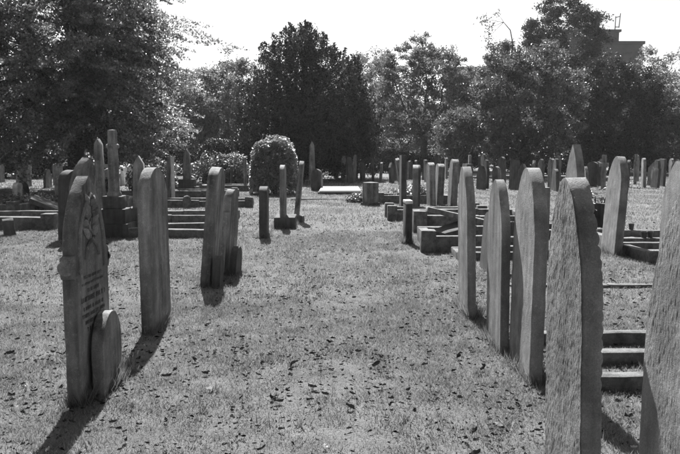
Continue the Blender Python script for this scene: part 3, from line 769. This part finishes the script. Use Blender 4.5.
def tree(name, label, base, c, r, n_clump, clump_r, n_leaf, leaf, mat, trunk_r, fork, limbs, seed, shell=0.45, lump=0.22, twig=0.5, flat=None, group=None, up=0.4, lean=(0, 0), cat='tree', extra=None, squash=0.7, narrow=0.5, spray=0.0):
    rg = np.random.default_rng(seed)
    t = thing(name, label, cat, (base[0], base[1], 0), group=group)
    o3 = np.array([base[0], base[1], 0])
    C_ = crown_points(n_clump, c, r, rg, seed, shell, lump, flat)
    if extra is not None: C_ = np.concatenate([C_, np.array(extra)])
    L_ = fps(C_, limbs, rg)
    L_ = L_ * 0.88 + np.array(c) * 0.12
    tw = C_[rg.random(len(C_)) < twig]
    v, f = wood(base, fork, L_, tw, trunk_r, rg, lean)
    mobj('trunk', np_mesh('trunk', v - o3, f, M['bark'], True), t)
    idx = rg.integers(len(C_), size=n_leaf)
    cr_ = clump_r * rg.uniform(0.6, 1.35, len(C_))
    off = rg.normal(size=(n_leaf, 3)); off *= (np.abs(rg.normal(size=n_leaf)) ** 0.5 * 0.62 / (np.linalg.norm(off, axis=1) + 1e-9))[:, None]
    off[:, 2] *= squash
    P = C_[idx] + off * cr_[idx][:, None]
    if spray:       # each clump hangs outward and down in layers
        D = C_ - np.array([c[0], c[1], 0]); D[:, 2] = 0; D /= np.linalg.norm(D, axis=1)[:, None] + 1e-6
        D = D + rg.normal(size=D.shape) * 0.5; D[:, 2] = rg.uniform(-0.9, -0.15, len(C_))
        tt = rg.random(n_leaf)
        P = C_[idx] + D[idx] * (tt * spray * cr_[idx] / clump_r)[:, None] + off * (cr_[idx] * (0.75 - 0.45 * tt))[:, None] * np.array([1, 1, 0.55])
    P = P[P[:, 2] > 0.35]
    v, f = leaf_quads(P - o3, leaf, rg, up, narrow)
    mobj('crown', np_mesh('crown', v, f, M[mat], False), t)
    return t

# the two limes that overhang the left; the nearer one has a low hanging fringe on its open side
rgf = np.random.default_rng(3)
lime_fringe = np.stack([rgf.uniform(-10.2, -7.8, 260), rgf.uniform(24.5, 29.5, 260), rgf.uniform(1.9, 8.6, 260)], 1)
tree('lime_tree', 'broad lime tree with drooping leafy canopy over the stepped monuments', (-10.6, 27.5), (-11.7, 27.5, 6.3), (4.1, 4.8, 6.2), 740, 0.8, 215000, 0.108, 'leaf_l', 0.34, 2.6, 12, 101, 0.3, 0.24, 0.35, 1.6, 'lime trees over the left-hand graves', up=0.6, narrow=0.72, extra=lime_fringe, spray=1.3)
tree('lime_tree', 'second lime tree with heavier canopy, trunk deeper in shade', (-16.6, 31.0), (-18.0, 30.0, 6.9), (6.6, 6.0, 6.9), 680, 0.9, 150000, 0.12, 'leaf_l', 0.42, 2.8, 12, 102, 0.3, 0.24, 0.3, 1.7, 'lime trees over the left-hand graves', up=0.6, narrow=0.72, spray=1.4)

# the big dark yew, built of ascending shoots
def shoots_tree(name, label, base, prof, n_shoot, n_leaf, seed, mat, leaf, shoot_len, lean_out=0.35, rad0=0.42, asym=None):
    rg = np.random.default_rng(seed)
    t = thing(name, label, 'tree', (base[0], base[1], 0))
    zs = np.array([p[0] for p in prof]); ws = np.array([p[1] for p in prof])
    area = np.interp(np.linspace(zs[0], zs[-1], 400), zs, ws); cdf = np.cumsum(area) / area.sum()
    z = np.interp(rg.random(n_shoot), cdf, np.linspace(zs[0], zs[-1], 400))
    th = rg.random(n_shoot) * 2 * math.pi
    w = np.interp(z, zs, ws) * (1 + 0.12 * fbm(np.stack([np.cos(th) * 1.7, np.sin(th) * 1.7, z * 0.5], 1) + seed, seed, 2) * 2)
    rr = w * np.sqrt(rg.uniform(0.01, 1, n_shoot))
    E = np.stack([rr * np.cos(th), rr * np.sin(th), z], 1)
    D = np.stack([np.cos(th) * lean_out, np.sin(th) * lean_out, np.ones(n_shoot)], 1) + rg.normal(size=(n_shoot, 3)) * 0.14
    D /= np.linalg.norm(D, axis=1)[:, None]
    ln = shoot_len * rg.uniform(0.6, 1.3, n_shoot)
    idx = rg.integers(n_shoot, size=n_leaf); tt = rg.random(n_leaf) ** 0.8
    off = rg.normal(size=(n_leaf, 3)) * (rad0 * (1 - tt) + 0.05)[:, None] * 0.6
    P = E[idx] - D[idx] * (ln[idx] * (1 - tt))[:, None] + off
    P = P[P[:, 2] > 0.2]
    v, f = leaf_quads(P, leaf, rg, 0.5, 0.45)
    mobj('crown', np_mesh('crown', v, f, M[mat], False), t)
    parts = [tube_np(curve((0, 0, -.15), (0.1, 0, zs[-1] * 0.8), (0, 0, 0), 8), np.linspace(0.42, 0.06, 8), 10)]
    for k in rg.choice(n_shoot, 60, replace=False):
        parts.append(tube_np(curve((0, 0, max(0.6, E[k, 2] * 0.45)), E[k] - D[k] * 0.4, (0, 0, -0.1), 6), np.linspace(0.10, 0.02, 6), 5))
    v, f = join_np(parts)
    mobj('trunk', np_mesh('trunk', v, f, M['bark'], True), t)
    return t
shoots_tree('yew_tree', 'big dark yew with ragged upright tips standing behind the clipped bush', (-2.35, 43.0),
            [(0.8, 3.6), (1.6, 4.3), (3.0, 4.4), (5.0, 4.2), (6.5, 3.8), (7.6, 3.3), (8.5, 2.6), (9.2, 1.7), (9.8, 0.6)], 900, 115000, 111, 'leaf_d', 0.15, 1.0)
shoots_tree('yew_tree', 'lower dark conifer crowding the flank of the big yew', (0.8, 45.5),
            [(0.6, 1.9), (2, 2.3), (4.5, 2.1), (6.8, 1.4), (8.4, 0.3)], 220, 26000, 112, 'leaf_d', 0.16, 1.4)

# round-headed tree with open branching
tree('maple_tree', 'round-headed open tree with its forked limbs showing through the leaves', (7.7, 63.0), (7.6, 63.0, 6.9), (4.9, 4.4, 5.0), 400, 0.72, 36000, 0.22, 'leaf_m', 0.34, 3.4, 18, 121, 0.72, 0.16, 0.8, 3.2, up=0.6)
tree('holm_oak', 'dense dark evergreen oak standing beyond the near row of pale headstones', (13.5, 50.0), (13.4, 50.0, 5.1), (4.1, 3.9, 4.7), 380, 0.8, 85000, 0.17, 'leaf_h', 0.4, 1.6, 10, 131, 0.45, 0.17, 0.2, 0.7, up=0.5)
tree('holm_oak', 'second dense dark evergreen with a smooth wide crown beside the lawn', (23.2, 58.0), (23.2, 58.0, 4.9), (4.9, 4.2, 4.7), 380, 0.9, 85000, 0.19, 'leaf_d', 0.4, 1.6, 10, 132, 0.5, 0.1, 0.2, 0.5, up=0.5)
tree('tall_tree', 'tall tree with an open crown rising above the evergreens before the flats', (25.0, 78.0), (25.2, 78.0, 14.2), (4.7, 4.0, 5.0), 260, 0.95, 30000, 0.25, 'leaf_d', 0.34, 7.0, 12, 133, 0.55, 0.2, 0.6, 8, up=0.5)
# the crooked twig standing out of the evergreen's left shoulder
t_ = thing('bare_tree', 'thin crooked dying tree, its bare bent top standing above the evergreen oak', 'tree', (11.2, 48.5, 0))
pth = np.array([(0.2, 0, -0.1), (0.25, 0, 3), (0.5, 0, 6.0), (0.75, 0, 8.2), (0.85, 0, 9.3), (0.65, 0, 10.2), (0.2, 0.1, 10.75), (-0.2, 0.1, 10.8)])
pp = [tube_np(pth, [.10, .09, .075, .055, .045, .035, .022, .012], 7)]
ends = [(-0.7, 0, 10.3), (-0.9, 0.1, 9.6), (-0.2, .2, 11.3), (-0.45, 0, 9.0), (-1.2, 0, 10.9), (-0.6, 0, 8.5)]
for k, e in enumerate(ends): pp.append(tube_np(curve(pth[[6, 6, 6, 4, 7, 3][k]], e, (0, 0, .1), 5), np.linspace(.018, .006, 5), 4))
v, f = join_np(pp); mobj('trunk', np_mesh('trunk', v, f, M['bark'], True), t_)
rg_ = np.random.default_rng(9)
P = np.array(ends)[rg_.integers(6, size=330)] + rg_.normal(size=(330, 3)) * np.array([.22, .22, .18])
v, f = leaf_quads(P, 0.17, rg_, .4, .6); mobj('crown', np_mesh('crown', v, f, M['leaf_h'], False), t_)

for (lab, base, c, r, nl, lf, mt, sd, fk) in [
  ('grey-leaved tree filling the gap between the lime and the yew', (-10.2, 62), (-10.2, 62, 5.6), (4.6, 4, 5.0), 26000, 0.22, 'leaf_m', 141, 2.5),
  ('leafy tree just behind the edge of the lime canopy', (-16.0, 58), (-16.0, 58, 5.6), (4.4, 4, 5.2), 22000, 0.22, 'leaf_m', 142, 2.5),
  ('slim tree beyond the flank of the yew with sky showing through', (3.0, 76), (3.0, 76, 7.4), (3.2, 3.2, 5.2), 13000, 0.24, 'leaf_m', 143, 4),
  ('pale leafy tree between the round-headed tree and the evergreen oak', (12.6, 66), (12.6, 66, 5.0), (3.6, 3.4, 4.8), 22000, 0.22, 'leaf_p', 144, 2),
  ('small pale-leaved tree in front of the round-headed tree', (8.6, 50), (8.6, 50, 3.2), (1.9, 1.8, 1.6), 7000, 0.17, 'leaf_p', 145, 1.2),
  ('light-leaved tree at the edge of the lawn next to the wide evergreen', (28.5, 54), (28.5, 54, 5.2), (3.2, 3.2, 5.0), 21000, 0.2, 'leaf_m', 146, 2),
  ('leafy tree climbing behind the wide evergreen towards the flats', (33.0, 74), (33.2, 74, 6.3), (5.2, 4, 5.6), 22000, 0.24, 'leaf_m', 147, 2.5),
  ('tree in the background hedge line behind the slim tree', (-3.5, 88), (-3.5, 88, 5.5), (6, 4, 5.0), 20000, 0.3, 'leaf_m', 148, 2.5),
  ('tree in the background hedge line behind the round-headed tree', (8.0, 90), (8.0, 90, 4.6), (7, 4, 4.8), 20000, 0.3, 'leaf_m', 149, 2.5),
  ('tree in the background hedge line behind the evergreen oak', (21, 92), (21, 92, 5.0), (7, 4, 5.0), 18000, 0.3, 'leaf_m', 150, 2.5),
  ('tree in the background hedge line behind the grey-leaved tree', (-18, 86), (-18, 86, 5.0), (7, 4, 5.0), 18000, 0.3, 'leaf_m', 151, 2.5),
  ('tree in the background hedge line behind the second lime', (-34, 84), (-34, 84, 5.0), (8, 4, 5.4), 18000, 0.3, 'leaf_m', 152, 2.5),
  ('dark low tree in the shade beyond the lime trunks', (-20, 50), (-20, 50, 3.0), (5, 3, 3.0), 16000, 0.24, 'leaf_d', 153, 1.5),
  ('dark low tree beyond the heavier-crowned lime', (-30, 52), (-30, 52, 3.4), (6, 3, 3.4), 16000, 0.24, 'leaf_d', 154, 1.5),
  ('tree in the background hedge line behind the light-leaved tree', (42, 84), (42, 84, 4.4), (7, 4, 4.4), 18000, 0.3, 'leaf_m', 155, 2.5),
]:
    tree('tree', lab, base, c, r, 260, 1.0 if r[0] > 2.5 else 0.6, int(nl * 1.5), lf, mt, 0.25, fk, 9, sd, 0.4, 0.2, 0.35, 0.5, up=0.5)

# clipped bush and shrubs: leaf shells over a woody core
def shrub(name, label, base, r, n, leaf, mat, seed, power=2.6, cat='shrub', top=None, lump=0.1, deep=0.25):
    rg = np.random.default_rng(seed)
    t = thing(name, label, cat, (base[0], base[1], 0))
    d = rg.normal(size=(n, 3)); d[:, 2] = np.abs(d[:, 2]) * 1.0 - 0.25
    k = (np.abs(d / 1.0) ** power).sum(1) ** (-1 / power)
    s = d * k[:, None]
    env = 1 + lump * fbm(s * 2.4 + seed, seed, 3)
    dep = 1 - deep * rg.random(n) ** 1.6
    P = s * (env * dep)[:, None] * np.array([r[0], r[1], r[2] * 0.78])
    P[:, 2] += r[2] * 0.24
    P = P[P[:, 2] > 0.04]
    nr = P / (np.linalg.norm(P, axis=1)[:, None])
    v, f = leaf_quads(P, leaf, rg, 0.2, 0.6, nr)
    mobj('foliage', np_mesh('foliage', v, f, M[mat], False), t)
    pr = []
    for q in range(9):
        a = q / 9 * 6.283; e = np.array([math.cos(a) * r[0] * .55, math.sin(a) * r[1] * .55, r[2] * (.6 + .25 * (q % 3) / 2)])
        pr.append(tube_np(curve((0.05 * math.cos(a), 0.05 * math.sin(a), -0.05), e, (0, 0, .1), 5), np.linspace(.05, .015, 5), 5))
    v, f = join_np(pr); mobj('stems', np_mesh('stems', v, f, M['bark'], True), t)
    return t
shrub('clipped_bush', 'clipped rounded bush with sunlit rim standing beside the path', (-2.65, 27.3), (0.93, 0.9, 2.15), 15000, 0.115, 'leaf_b', 201, 3.2, deep=0.34, lump=0.22)
shrub('dark_shrub', 'dark rounded clipped shrub behind the pale leafy one', (-7.0, 40.0), (1.5, 1.3, 2.5), 16000, 0.12, 'leaf_d', 202, 2.3)
shrub('dark_shrub', 'dark clipped shrub between its larger neighbour and the big yew', (-5.0, 40.5), (0.95, 1.0, 2.4), 12000, 0.12, 'leaf_d', 203, 2.6)
shrub('leafy_shrub', 'pale glossy leafy shrub behind the kerbed graves', (-5.6, 33.0), (1.6, 1.1, 1.55), 7000, 0.15, 'leaf_p', 204, 2.2, lump=0.5, deep=0.7)
shrub('leafy_shrub', 'loose pale shrub among graves under the lime canopy', (-8.2, 30.0), (1.2, 1.0, 1.2), 4000, 0.15, 'leaf_p', 205, 2.2, lump=0.5, deep=0.7)
shrub('leafy_shrub', 'small leafy rose growing over a low dark stone beside the lawn', (5.1, 13.5), (0.34, 0.3, 0.85), 900, 0.07, 'leaf_p', 206, 2.2, lump=0.6, deep=0.8)
shrub('ivy_clump', 'ivy clump spilling over the shaded kerbs near the fallen slab', (-8.6, 18.8), (1.3, 0.7, 0.5), 3500, 0.09, 'leaf_h', 207, 2.2, lump=0.5, deep=0.6, cat='plant')
shrub('ivy_clump', 'ivy clump beside the posted grave below the lime trees', (-11.6, 20.5), (1.4, 0.8, 0.5), 3500, 0.09, 'leaf_h', 208, 2.2, lump=0.5, deep=0.6, cat='plant')
shrub('ivy_clump', 'small dark plant clump against the low pillar stone', (0.55, 22.6), (0.35, 0.4, 0.3), 900, 0.08, 'leaf_h', 209, 2.2, lump=0.5, deep=0.6, cat='plant')
shrub('ivy_clump', 'leafy plants growing inside the kerbed grave by the weathered row', (2.4, 22.4), (0.75, 0.4, 0.6), 1600, 0.09, 'leaf_h', 210, 2.2, lump=0.6, deep=0.7, cat='plant')
shrub('ivy_clump', 'small plant growing at the foot of the white cross', (-8.7, 25.2), (0.5, 0.4, 0.75), 1100, 0.1, 'leaf_p', 211, 2.2, lump=0.6, deep=0.7, cat='plant')
for k, (x, y, rx, rz_) in enumerate([(-24, 62, 4, 2.4), (-12, 54, 3.2, 1.9), (4.5, 60, 3.4, 1.9), (17.5, 55, 3.0, 1.8), (20, 66, 5, 2.6), (30, 62, 3.6, 2.2), (-36, 60, 5, 2.6), (38, 66, 5, 2.6), (10.5, 72, 4, 2.6), (-5, 70, 5, 2.6), (-24, 46, 5, 2.2), (-35, 47, 6, 2.4)]):
    shrub('dark_shrub', ['dark bush in the gap beyond the second lime', 'dark bush behind the grey-leaved tree foot', 'dark bush under the round-headed tree', 'dark bush between the two dense evergreens', 'dark bush behind the two dense evergreens', 'dark bush between the wide evergreen and the light-leaved tree', 'dark bush beyond the dark low trees', 'dark bush behind the light-leaved tree', 'dark bush behind the pale leafy tree', 'dark bush behind the big yew', 'broad dark bush in the shade between the two limes and the low trees', 'broad dark bush beyond the heavier-crowned lime'][k],
          (x, y), (rx, 1.6, rz_), 9000, 0.22, 'leaf_d', 220 + k, 2.2, lump=0.35, deep=0.5)

for k, x in enumerate([-66, -40, -14, 12, 38, 64]):
    shrub('boundary_hedge', ['hedge beyond the dark low trees', 'hedge behind the limes and their background tree', 'hedge behind the grey-leaved tree and the yew', 'hedge behind the round-headed tree', 'hedge in front of the flat-roofed block of flats', 'hedge beyond the light-leaved tree'][k] + ' along the yard boundary', (x, 99), (14, 1.6, 3.6), 15000, 0.38, 'leaf_d', 260 + k, 3.0, lump=0.3, deep=0.4, cat='hedge')
# ------------------------------------------------------------------ flats behind the trees
def box_part(name, parent, x0, x1, y0, y1, z0, z1, mat, bev=0.03):
    me = block_mesh(name, x1 - x0, y1 - y0, z1 - z0, M[mat], bev, 0)
    return mobj(name, me, parent, ((x0 + x1) / 2, (y0 + y1) / 2, z0))
b = thing('apartment_block', 'flat-roofed block of flats with rooftop plant room and aerial behind the trees', 'building', (39.4, 124, 0))
box_part('wall', b, -2.95, 14.6, 0, 14, -0.3, 20.2, 'brick')
box_part('roof', b, -2.9, 14.9, -0.3, 14.3, 20.205, 20.7, 'roofing')
box_part('upper_storey', b, -2.8, 10.7, 1.0, 13, 20.705, 22.4, 'brick')
box_part('upper_roof', b, -2.9, 11.0, 0.7, 13.2, 22.405, 22.8, 'roofing')
box_part('plant_room', b, 3.6, 7.4, 2, 8, 22.805, 23.7, 'brick')
v, f = join_np([tube_np([(10.3, 2, 22.7), (10.35, 2, 25.2)], [.10, .08], 6), tube_np([(11.0, 2, 23.3), (11.2, 2, 25.7)], [.10, .08], 6), tube_np([(10.3, 2, 23.4), (11.0, 2, 23.4)], [.08, .08], 6), tube_np([(10.35, 2, 25.0), (11.15, 2, 25.2)], [.08, .08], 6)])
mobj('aerial', np_mesh('aerial', v, f, M['metal'], True), b)
b.scale = (1, 1, 1.05)
win = block_mesh('window', 1.5, 0.1, 1.3, M['glass'], 0.01, 0)
for fl in range(7):
    for k in range(8):
        wd = mobj('window', win, b, (-1.9 + k * 2.3, -0.02, 1.0 + fl * 2.75))
b2 = thing('apartment_block', 'long low flat-roofed building with pale parapet glimpsed beside the round-headed tree', 'building', (25, 130, 0))
box_part('wall', b2, -3.5, 9.5, 0, 10, -0.3, 17.4, 'brick')
box_part('parapet', b2, -3.9, 9.9, -0.4, 10.4, 17.405, 18.0, 'roofing')
for fl in range(6):
    for k in range(5): mobj('window', win, b2, (-2 + k * 2.4, -0.02, 1.0 + fl * 2.75))

# ------------------------------------------------------------------ turf blades
def scatter(n, y0, y1, mx=0.62, pad=1.2, seed=0):
    rg = np.random.default_rng(seed)
    y = np.sqrt(rg.random(n) * (y1 ** 2 - y0 ** 2) + y0 ** 2)
    x = (rg.random(n) * 2 - 1) * (y * mx + pad)
    keep = np.ones(n, bool)
    for (a, b_, c, d) in holes: keep &= ~((x > a) & (x < b_) & (y > c) & (y < d))
    return x[keep], y[keep], rg
GV, GF = [], []; off_ = 0
collars = [(-1.635, 4.33, .28, .05), (-1.55, 4.52, .24, .05), (-1.66, 6.05, .31, .05), (-1.615, 8.3, .33, .06), (-1.53, 9.05, .3, .06), (-1.45, 12.9, .26, .08), (1.16, 2.14, .28, .06), (1.10, 3.07, .27, .05), (1.36, 4.86, .34, .06), (1.315, 5.5, .29, .05), (1.26, 6.57, .31, .05), (4.31, 10.72, .34, .06), (-1.2, 14.7, .4, .24), (1.2, 12.0, .18, .07)]
rgc = np.random.default_rng(12); cv = []
for (cx_, cy_, hy, hx) in collars:
    n = 900; sd = rgc.random(n) * (2 * hy + 2 * hx); 
    side = rgc.random(n) < 0.5; on_long = sd < 2 * hy
    x = cx_ + np.where(on_long, np.where(side, hx, -hx), (sd - 2 * hy) - hx) + rgc.normal(size=n) * 0.02
    y = cy_ + np.where(on_long, sd - hy, np.where(side, hy, -hy)) + rgc.normal(size=n) * 0.02
    hh_ = rgc.uniform(.04, .13, n) * (0.5 + 0.6 * (vnoise(np.stack([x * 9, y * 9, x * 0], 1), 4) + 1)); a = rgc.random(n) * 6.28; ta = rgc.random(n) * 6.28; z = gz(x, y) - .004
    wx, wy = np.cos(a) * .0028, np.sin(a) * .0028
    v = np.stack([np.stack([x - wx, y - wy, z], 1), np.stack([x + wx, y + wy, z], 1), np.stack([x + np.cos(ta) * hh_ * .5, y + np.sin(ta) * hh_ * .5, z + hh_], 1)], 1).reshape(-1, 3)
    GV.append(v); GF.append(np.arange(len(v)).reshape(-1, 3) + off_); off_ += len(v)
nt_ = 620; tx, ty, rgt = scatter(nt_, 2.4, 13.0, seed=91)
for k in range(len(tx)):
    n = int(rgt.integers(8, 26)); sp = rgt.uniform(.012, .05)
    x = tx[k] + rgt.normal(size=n) * sp; y = ty[k] + rgt.normal(size=n) * sp
    hh_ = rgt.uniform(.03, .075, n); a = rgt.random(n) * 6.28; ta = rgt.random(n) * 6.28; z = gz(x, y) - .004; bw_ = rgt.uniform(.002, .006)
    wx, wy = np.cos(a) * bw_, np.sin(a) * bw_; tl = hh_ * rgt.uniform(.3, 1.2)
    v = np.stack([np.stack([x - wx, y - wy, z], 1), np.stack([x + wx, y + wy, z], 1), np.stack([x + np.cos(ta) * tl, y + np.sin(ta) * tl, z + hh_], 1)], 1).reshape(-1, 3)
    GV.append(v); GF.append(np.arange(len(v)).reshape(-1, 3) + off_); off_ += len(v)
for (n, y0, y1, hh, ww_) in [(330000, 1.6, 7.0, 0.026, 0.0050), (240000, 7.0, 14.0, 0.032, 0.0085), (170000, 14.0, 30.0, 0.045, 0.017), (60000, 30.0, 48.0, 0.06, 0.04)]:
    x, y, rg = scatter(n, y0, y1, seed=int(y0 * 10))
    tuft = vnoise(np.stack([x * 7, y * 7, x * 0], 1), 31) * 0.5 + fbm(np.stack([x * 1.3, y * 1.3, x * 0], 1), 32, 2) * 0.7
    k = rg.random(len(x)) < np.clip(0.72 + tuft * 0.7, 0.18, 1)
    x, y, tuft = x[k], y[k], tuft[k]; n = len(x)
    h = hh * (0.6 + 0.8 * rg.random(n)) * (1 + 0.55 * tuft)
    a = rg.random(n) * 6.2832; tl = rg.uniform(0.2, 1.3, n) * h; ta = rg.random(n) * 6.2832
    z = gz(x, y) - 0.003
    wx, wy = np.cos(a) * ww_ * 0.5, np.sin(a) * ww_ * 0.5
    v = np.stack([np.stack([x - wx, y - wy, z], 1), np.stack([x + wx, y + wy, z], 1), np.stack([x + np.cos(ta) * tl, y + np.sin(ta) * tl, z + h], 1)], 1).reshape(-1, 3)
    GV.append(v); GF.append(np.arange(len(v)).reshape(-1, 3) + off_); off_ += len(v)
o = mobj('grass', np_mesh('grass', np.concatenate(GV), np.concatenate(GF), M['blade'], False))
tag(o, 'short mown grass covering the path between the gravestones', 'grass', None, 'stuff')

# ------------------------------------------------------------------ fallen leaves
def leaf_shape(seed):
    r = random.Random(seed); V = []; F = []
    n = 5
    for i in range(n):
        a = i / (n - 1); w = 0.36 * math.sin(math.pi * (0.08 + 0.86 * a)) * r.uniform(.45, 1.4)
        cz = 0.28 * (a - 0.5) ** 2 * r.uniform(.2, 1.6); lift = r.uniform(0.12, 0.42)
        V += [(a - .5 + r.uniform(-.1, .1), -w * r.uniform(.4, 1.2), cz + lift * .9), (a - .5, 0, cz), (a - .5 + r.uniform(-.1, .1), w * r.uniform(.4, 1.2), cz + lift)]
    for i in range(n - 1):
        for j in range(2): F.append((i * 3 + j, i * 3 + j + 1, i * 3 + j + 4, i * 3 + j + 3))
    return np.array(V), np.array(F)
shapes = [leaf_shape(k) for k in range(6)]
lmesh = [np_mesh('fallen_leaf', v, f, M['dead'], False) for v, f in shapes]
lpale = [np_mesh('pale_fallen_leaf', v, f, M['deadpale'], False) for v, f in shapes]
rg = np.random.default_rng(77)
def leaf_field(n, y0, y1, seed):
    x, y, r_ = scatter(n, y0, y1, 0.5, 0.2, seed)
    d = fbm(np.stack([x * 1.1, y * 1.1, x * 0], 1), 55, 2)
    k = r_.random(len(x)) < np.clip(0.58 + d * 0.4, 0.25, 1)
    return x[k], y[k]
x, y = leaf_field(760, 2.9, 5.2, 5)
n_ind = min(290, len(x))
for k in range(n_ind):
    pale = rg.random() < 0.12
    s = 0.018 + 0.048 * rg.random() ** 1.6
    o = mobj('pale_fallen_leaf' if pale else 'fallen_leaf', (lpale if pale else lmesh)[int(rg.integers(6))], None, (x[k], y[k], float(gz(x[k:k+1], y[k:k+1])[0]) + 0.020), (rg.uniform(-.8, .8), rg.uniform(-.5, .5), rg.uniform(0, 6.28)))
    o.scale = (s, s * rg.uniform(.7, 1.1), s)
    where = 'near the gothic headstone and its footstone' if x[k] < -0.9 else 'near the rough-backed pale headstones' if x[k] > 0.75 else 'in the middle of the grass path'
    size = 'tiny' if s < 0.03 else 'small' if s < 0.043 else 'large'
    tag(o, f"{size} {'pale dry' if pale else 'dark curled'} fallen leaf {where}", 'leaf', f"{'pale' if pale else 'dark'} fallen leaves {where}")
xs_, ys_ = list(x[n_ind:]), list(y[n_ind:])
for (n, y0, y1, sd) in [(2700, 5.0, 9.0, 6), (2200, 9.0, 18.0, 7), (1900, 2.4, 5.6, 8)]:
    a_, b_ = leaf_field(n, y0, y1, sd); xs_ += list(a_); ys_ += list(b_)
xs_ = np.array(xs_); ys_ = np.array(ys_); zz = gz(xs_, ys_) + 0.020
LV, LF = [], []; o_ = 0
for k in range(len(xs_)):
    v, f = shapes[int(rg.integers(6))]
    s = rg.uniform(0.014, 0.042) if ys_[k] > 5.4 else rg.uniform(0.012, 0.034)
    if ys_[k] > 9: s *= 1.2
    m = Matrix.Rotation(rg.uniform(0, 6.28), 3, 'Z') @ Matrix.Rotation(rg.uniform(-.6, .6), 3, 'X')
    LV.append((v * s) @ np.array(m).T + np.array([xs_[k], ys_[k], zz[k]])); LF.append(f + o_); o_ += len(v)
o = mobj('leaf_litter', np_mesh('leaf_litter', np.concatenate(LV), np.concatenate(LF), M['dead'], False))
tag(o, 'scattered crumbs of dead leaves over the grass', 'leaf litter', None, 'stuff')
# ------------------------------------------------------------------ summer haze
hz = mobj('haze', block_mesh('haze', 420, 420, 42, M['soil'], 0.01, 0), None, (0, 150, -1.2))
hm = bpy.data.materials.new('haze'); hm.use_nodes = True
hn = hm.node_tree; hn.nodes.clear()
ho = hn.nodes.new('ShaderNodeOutputMaterial'); hv = hn.nodes.new('ShaderNodeVolumePrincipled')
hv.inputs['Color'].default_value = g4(0.9); hv.inputs['Density'].default_value = 0.0002; hv.inputs['Anisotropy'].default_value = 0.3
hn.links.new(hv.outputs[0], ho.inputs['Volume'])
hz.data.materials.clear(); hz.data.materials.append(hm)
tag(hz, 'thin sunlit summer haze over the graveyard', 'haze', None, 'stuff')
xp, yp = leaf_field(520, 3.0, 12.0, 19)
LV, LF = [], []; o_ = 0
for k in range(len(xp)):
    v, f = shapes[int(rg.integers(6))]; m = Matrix.Rotation(rg.uniform(0, 6.28), 3, 'Z') @ Matrix.Rotation(rg.uniform(-.6, .6), 3, 'X')
    LV.append((v * rg.uniform(0.012, 0.034)) @ np.array(m).T + np.array([xp[k], yp[k], float(gz(xp[k:k+1], yp[k:k+1])[0]) + .02])); LF.append(f + o_); o_ += len(v)
o = mobj('pale_leaf_litter', np_mesh('pale_leaf_litter', np.concatenate(LV), np.concatenate(LF), M['deadmid'], False))
tag(o, 'scattered crumbs of paler dry leaves over the grass', 'leaf litter', None, 'stuff')
print('triangles', sum(len(m.loop_triangles) if m.loop_triangles else sum(len(p.vertices) - 2 for p in m.polygons) if len(m.polygons) < 50 else len(m.polygons) * (2 if m.polygons[0].loop_total == 4 else 1) for m in bpy.data.meshes))
